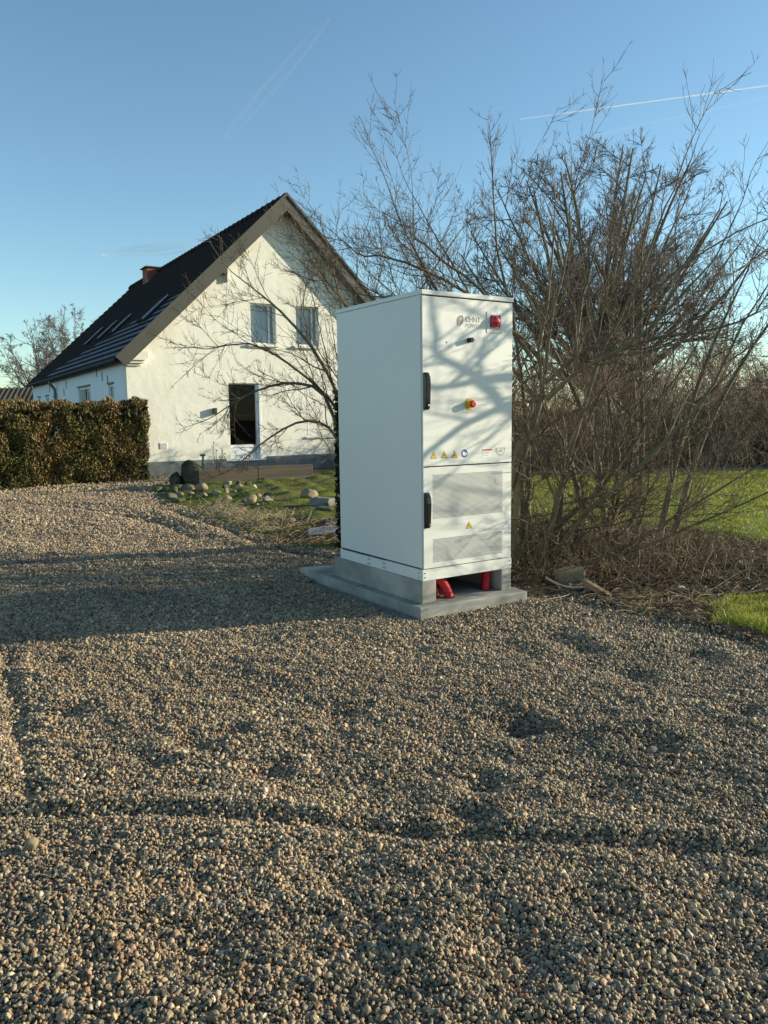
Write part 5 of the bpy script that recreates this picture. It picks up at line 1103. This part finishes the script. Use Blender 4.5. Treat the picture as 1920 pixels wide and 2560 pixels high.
# ------------------------------------------------------------------ stones, sleepers, small things
def rock(name, label, cat_, x, y, wd, dp_, hg, m, seed, z=None, rz=0., group=None, sharp=0.):
    import bmesh
    g = np.random.default_rng(seed); bm = bmesh.new(); bmesh.ops.create_icosphere(bm, subdivisions=3, radius=1.0)
    co = np.array([v.co[:] for v in bm.verts]); cuts = nrm(g.normal(0, 1, (11 if sharp else 8, 3))); 
    for c_ in cuts:
        lim_ = g.uniform(.55, .85) if sharp else g.uniform(.62, .92); d = co @ c_; over = np.clip(d - lim_, 0, None); co = co - over[:, None] * c_ * (.95 if sharp else .75)
    w_ = np.zeros(len(co))
    for _ in range(14): k_ = g.normal(0, 2.6, 3); w_ += np.sin(co @ k_ + g.random() * 6.28)
    co = co * (1 + .028 * w_[:, None]); co /= np.abs(co).max(0)
    co = co * np.array([wd / 2, dp_ / 2, hg / 2]) 
    for v, q in zip(bm.verts, co): v.co = q
    me = bpy.data.meshes.new(name); bm.to_mesh(me); bm.free(); me.materials.append(m); me.polygons.foreach_set('use_smooth', [not sharp] * len(me.polygons))
    o = bpy.data.objects.new(name, me); C.objects.link(o)
    if z is None: z = float(np.maximum(bed_h(np.array([x]), np.array([y])), gravel_h(np.array([x]), np.array([y])))[0])
    o.location = (x, y, z + hg * .22); o.rotation_euler = (0, 0, rz)
    return tag(o, label, cat_, group)
SG = 'fieldstones of the planting bed'
stones = [(-4.1, 16.4, .22, .17, 'pink', 'pinkish round stone below the left end of the sleeper'), (-3.72, 15.9, .36, .25, 'pink', 'largest pinkish stone in the pile before the sleepers'),
          (-3.53, 15.1, .22, .13, 'pink', 'low pinkish stone in front of the largest pinkish one'), (-3.85, 15.4, .18, .11, 'tan', 'small tan stone between the pinkish ones and the mossy slope'), (-4.15, 15.7, .26, .16, 'tan', 'pale tan stone at the left end of the stone pile'),
          (-2.88, 14.1, .26, .16, 'pink', 'flat pale pinkish stone at the front of the mossy bed'), (-3.06, 15.0, .14, .19, 'tan', 'small upright tan stone standing on end in the stone pile'),
          (-3.31, 15.2, .28, .13, 'grey', 'long grey stone left of the small upright tan one'), (-3.35, 16.7, .24, .16, 'grey', 'grey stone against the foot of the left sleeper'), (-3.12, 16.6, .17, .15, 'dark', 'small dark stone at the foot of the sleepers near their joint'), (-2.9, 16.5, .20, .17, 'dark', 'dark stone beside the small whitish stone below the sleepers'),
          (-2.95, 15.9, .24, .15, 'grey', 'grey stone in front of the small whitish one'), (-2.70, 16.1, .13, .12, 'white', 'small whitish stone below the sleepers'), (-2.95, 15.2, .17, .11, 'grey', 'small grey stone right of the small upright tan one'), (-3.3, 16.1, .26, .12, 'dark', 'low flat dark stone in the middle of the stone pile'),
          (-2.23, 13.0, .26, .27, 'tan', 'tall rounded brown stone in the middle of the bed'), (-2.44, 13.4, .22, .16, 'dark', 'dark stone just left of the tall rounded brown one'), (-2.28, 13.9, .18, .13, 'pink', 'small pinkish stone behind the tall rounded brown one'),
          (-1.99, 13.1, .30, .18, 'grey', 'broad pinkish grey stone right of the tall brown one'), (-2.12, 14.1, .26, .11, 'dark', 'flat dark stone behind the broad pinkish grey one'), (-1.33, 13.7, .42, .26, 'tan', 'big tan boulder half sunk in the moss'),
          (-.98, 12.5, .62, .34, 'grey', 'large angular grey boulder close to the cabinet'), (-.93, 11.85, .42, .15, 'dark', 'flat dark stone in front of the angular boulder'), (-1.33, 11.1, .18, .10, 'tan', 'small mossy stone near the gravel edge'),
          (-2.12, 12.9, .06, .06, 'white', 'tiny white stone beside the tall rounded brown one'), (-.68, 12.3, .18, .2, 'dark', 'dark stone half hidden behind the left edge of the cabinet')]
for i, (x, y, wd, hg, m, lb) in enumerate(stones):
    wd *= .82; hg *= .85
    rock('stone', lb or {'pink': 'pinkish fieldstone in the pile before the sleepers', 'tan': 'tan fieldstone in the pile before the sleepers', 'grey': 'grey fieldstone in the bed before the sleepers', 'dark': 'dark fieldstone lying in the mossy bed', 'white': 'tiny white stone in the mossy bed'}[m],
         'stone', x, y, wd, wd * .85, hg, ROCK[m], 300 + i, None, i * 1.3, SG, sharp=1. if 'angular' in (lb or '') or m in ('dark', 'grey') else 0.)
g = np.random.default_rng(90)
for i in range(13):
    x, y = [(-4.9, 17.3), (-4.75, 16.9), (-4.55, 16.6), (-4.4, 16.2), (-4.95, 16.9), (-4.6, 16.1), (-4.35, 15.6), (-4.2, 15.2), (-4.05, 14.9), (-5.1, 17.6), (-4.5, 17.0), (-3.9, 14.7), (-4.25, 16.7)][i]
    rock('stone', 'moss covered dark stone on the slope below the boulder', 'stone', x, y, g.uniform(.2, .38), g.uniform(.18, .3), g.uniform(.12, .22), ROCK['green'], 400 + i, None, i, SG)
bo = thing('boulder', 'tall dark moss covered boulder at the left end of the sleepers', 'boulder', (-4.45, 17.75, .1))
def lobe(name, dx, dy, dz, wd, dp_, hg, sd):
    o = rock(name, None, None, 0, 0, wd, dp_, hg, M['mossrock'], sd, 0., sharp=1.); o.parent = bo; o.location = (dx, dy, dz); return o
lobe('main_block', 0.04, .1, .22, .60, .58, .72, 1); lobe('side_block', -.30, -.02, .08, .30, .36, .46, 2)

bedT = thing('raised_bed', 'raised bed edged with old dark wooden sleepers in front of the gable', 'planter', (-4.10, 17.25, .08), R(31))
def sleeper(x0, x1, y0, y1, z0, z1, lb):
    mb = MB(); mb.box(x0, x1, y0, y1, z0, z1); o = mb.build('sleeper', M['sleeper'], bedT, bevel=.014); o['label'] = lb
sleeper(-.02, 1.38, 0, .2, .02, .37, 'left hand sleeper'); sleeper(1.40, 2.82, .03, .23, .04, .38, 'right hand sleeper'); sleeper(1.45, 2.9, -.20, -.005, -.06, .13, 'lower sleeper'); sleeper(-.02, .18, .21, 1.3, .02, .35, 'end sleeper')
mb = MB(); mb.box(.19, 2.8, .24, 1.3, -.05, .33); mb.build('soil', M['soil'], bedT, bevel=.03)
# rose twigs in the raised bed, a green tap post
rs = thing('rose_bush', 'thin leafless rose with dark buds growing behind the left sleeper', 'plant', (-3.80, 17.75, .38))
g = np.random.default_rng(91); b = sweep(np.zeros((6, 3)) + g.normal(0, .03, (6, 3)), np.stack([g.normal(0, .35, 6), g.normal(0, .3, 6), np.ones(6)], -1), g.uniform(.3, .62, 6), 7, .2, .1, g, np.full(6, .008), .5)
k1 = kids(b, 3, g, .3, 1., (25, 60), .4, 5, .3, .1, .7, .0045, .6); branch_mesh('canes', [(b, 5), (k1, 4)], M['twig'], rs, tints=[TW * .8, TW * .8])
for q in range(len(k1['P'])):
    if q % 2 == 0: mb = MB(); e = k1['P'][q, -1]; mb.cyl(tuple(e), (0, 0, 1), .018, .010, .035, 6); mb.build('bud', M['soil'], rs)
tp = thing('tap_post', 'short green garden tap post beside the mossy boulder', 'tap', (-4.12, 17.75, .3))
mb = MB(); mb.cyl((0, 0, 0), (0, 0, 1), .028, .026, .44, 10); mb.build('post', M['plantgreen'], tp); mb = MB(); mb.box(-.055, .055, -.035, .035, .441, .49); mb.build('head', M['plantgreen'], tp, bevel=.01)

# slabs left of the cabinet
for x, y, wd, lb, z in ((-.72, 10.15, .55, 'front flat bluish stone slab half hidden by the cabinet', .06), (-.50, 10.75, .60, 'rear flat frosted stone slab half hidden by the cabinet', .12)):
    mb = MB(); pl = [(-.5, -.36), (.1, -.42), (.5, -.25), (.52, .25), (.1, .4), (-.36, .32)]; mb.prism([(a * wd * 1.25, b * wd) for a, b in pl], 0, .07, ax='z')
    o = mb.build('stone_slab', M['slab'], bevel=.012, loc=(x, y, z), rot=(R(4), R(-3), .3)); tag(o, lb, 'slab')
# things under the shrub
def block_stone():
    mb = MB(); mb.prism([(-.13, -.08), (.12, -.10), (.15, .05), (.02, .10), (-.12, .08)], 0, .16, ax='z'); o = mb.build('rock', ROCK['tan'], bevel=.02, loc=(1.74, 7.15, .0), rot=(R(6), R(-8), .2)); tag(o, 'brown block-like rock lying under the shrub beside the white strip', 'rock')
block_stone()
mb = MB(); mb.tube([tuple(p) for p in curve_pts([(1.50, 7.08, .09), (1.58, 6.96, .055), (1.68, 6.88, .04), (1.82, 6.84, .05)], 14)], .011, 8); tag(mb.build('plastic_strip', M['plasticwhite']), 'bent dirty white plastic strip on the soil right of the cabinet', 'strip')
mb = MB(); mb.box(-.14, .14, -.03, .03, -.02, .03); tag(mb.build('wood_offcut', M['cutwood'], bevel=.006, loc=(1.86, 6.72, .06), rot=(0, R(18), R(-55))), 'tan offcut of wood leaning under the shrub', 'wood')
mb = MB(); mb.box(-.035, .035, -.02, .02, 0, .03); tag(mb.build('paper_scrap', M['plasticwhite'], bevel=.008, loc=(2.64, 6.78, .03), rot=(.2, .1, .4)), 'small white scrap on the dark soil under the low twigs', 'scrap')
rock('cobble', 'lone larger tan cobble on the gravel at the left', 'stone', -1.34, 2.74, .055, .05, .05, ROCK['tan'], 501, 0.012, 0.4)
rock('cobble', 'flat reddish cobble in a footprint at the right of the gravel', 'stone', 1.28, 3.56, .10, .06, .03, ROCK['pink'], 502, -.02, .9)

# ------------------------------------------------------------------ contrail and wisps of cirrus, far up
def air_mat(name, dens, nscale, stretch, lo=.38):
    m = bpy.data.materials.new(name); m.use_nodes = True; N = Nodes(m); N.t.nodes.clear(); out = N.n('ShaderNodeOutputMaterial')
    tc = N.n('ShaderNodeTexCoord'); mp = N.n('ShaderNodeMapping'); mp.inputs['Scale'].default_value = stretch; N.l(tc.outputs['Object'], mp.inputs[0])
    nz = N.n('ShaderNodeTexNoise', i_Scale=nscale, i_Detail=6.0, i_Roughness=.55); N.l(mp.outputs[0], nz.inputs['Vector'])
    r = N.n('ShaderNodeMapRange'); r.inputs[1].default_value = lo; r.inputs[2].default_value = .75; r.inputs[3].default_value = 0.; r.inputs[4].default_value = dens; N.l(nz.outputs['Fac'], r.inputs[0])
    lw = N.n('ShaderNodeLayerWeight', i_Blend=.5); ed = N.n('ShaderNodeMath', operation='SUBTRACT'); ed.inputs[0].default_value = 1.; N.l(lw.outputs['Facing'], ed.inputs[1])
    pw = N.n('ShaderNodeMath', operation='POWER'); N.l(ed.outputs[0], pw.inputs[0]); pw.inputs[1].default_value = 1.6
    fc = N.n('ShaderNodeMath', operation='MULTIPLY'); N.l(r.outputs[0], fc.inputs[0]); N.l(pw.outputs[0], fc.inputs[1])
    d = N.n('ShaderNodeBsdfTranslucent'); d.inputs[0].default_value = (.9, .9, .9, 1); d2 = N.n('ShaderNodeBsdfDiffuse'); d2.inputs[0].default_value = (.9, .9, .9, 1); ad = N.n('ShaderNodeMixShader'); ad.inputs[0].default_value = .5
    N.l(d.outputs[0], ad.inputs[1]); N.l(d2.outputs[0], ad.inputs[2]); t = N.n('ShaderNodeBsdfTransparent'); mx = N.n('ShaderNodeMixShader')
    N.l(fc.outputs[0], mx.inputs[0]); N.l(t.outputs[0], mx.inputs[1]); N.l(ad.outputs[0], mx.inputs[2]); N.l(mx.outputs[0], out.inputs[0]); return m
def sky_dir(px, py):
    d = fw + ri * ((px - 960) / FPX) - up * ((py - 1280) / FPX); return d.normalized()
def contrail(a, b, dist, r0, r1, dens, label):
    A = Vector((0, 0, 1.6)) + sky_dir(*a) * dist; B = Vector((0, 0, 1.6)) + sky_dir(*b) * dist * 1.02; mid = (A + B) / 2
    mb = MB(); mb.tube([A - mid, (A - mid) * .5, Vector((0, 0, 0)), (B - mid) * .5, B - mid], [r0, r0 * .75 + r1 * .25, (r0 + r1) / 2, r0 * .25 + r1 * .75, r1], 16)
    o = mb.build('contrail', air_mat('contrail_ice', dens, .004, (1, 1, 1), .1), smooth=True, loc=mid); tag(o, label, 'contrail')
contrail((1300, 298), (2060, 195), 6000, 2.5, 8, .6, 'thin bright vapour trail crossing behind the shrub tops')
contrail((1330, 372), (1960, 235), 6500, 12, 18, .045, 'broad faint old vapour trail under the bright one')
def cirrus(px, py, dist, wd, hg, tilt, dens, label):
    c = Vector((0, 0, 1.6)) + sky_dir(px, py) * dist; import bmesh
    bm = bmesh.new(); bmesh.ops.create_uvsphere(bm, u_segments=32, v_segments=16, radius=1.0); me = bpy.data.meshes.new('cloud'); bm.to_mesh(me); bm.free(); me.polygons.foreach_set('use_smooth', [True] * len(me.polygons))
    me.materials.append(air_mat('cirrus_ice', dens, 1.5, (1.2, 1.2, 3))); o = bpy.data.objects.new('cloud', me); C.objects.link(o); o.location = c; o.scale = (wd, hg, hg * 1.0)
    o.rotation_euler = (0, -tilt, -math.atan2(c.x, c.y)); tag(o, label, 'cloud')
cirrus(385, 625, 7000, 420, 60, R(8), .34, 'faint cirrus wisp above the chimney')
cirrus(690, 200, 7000, 640, 60, R(48), .12, 'long slanting cirrus streak high on the left')
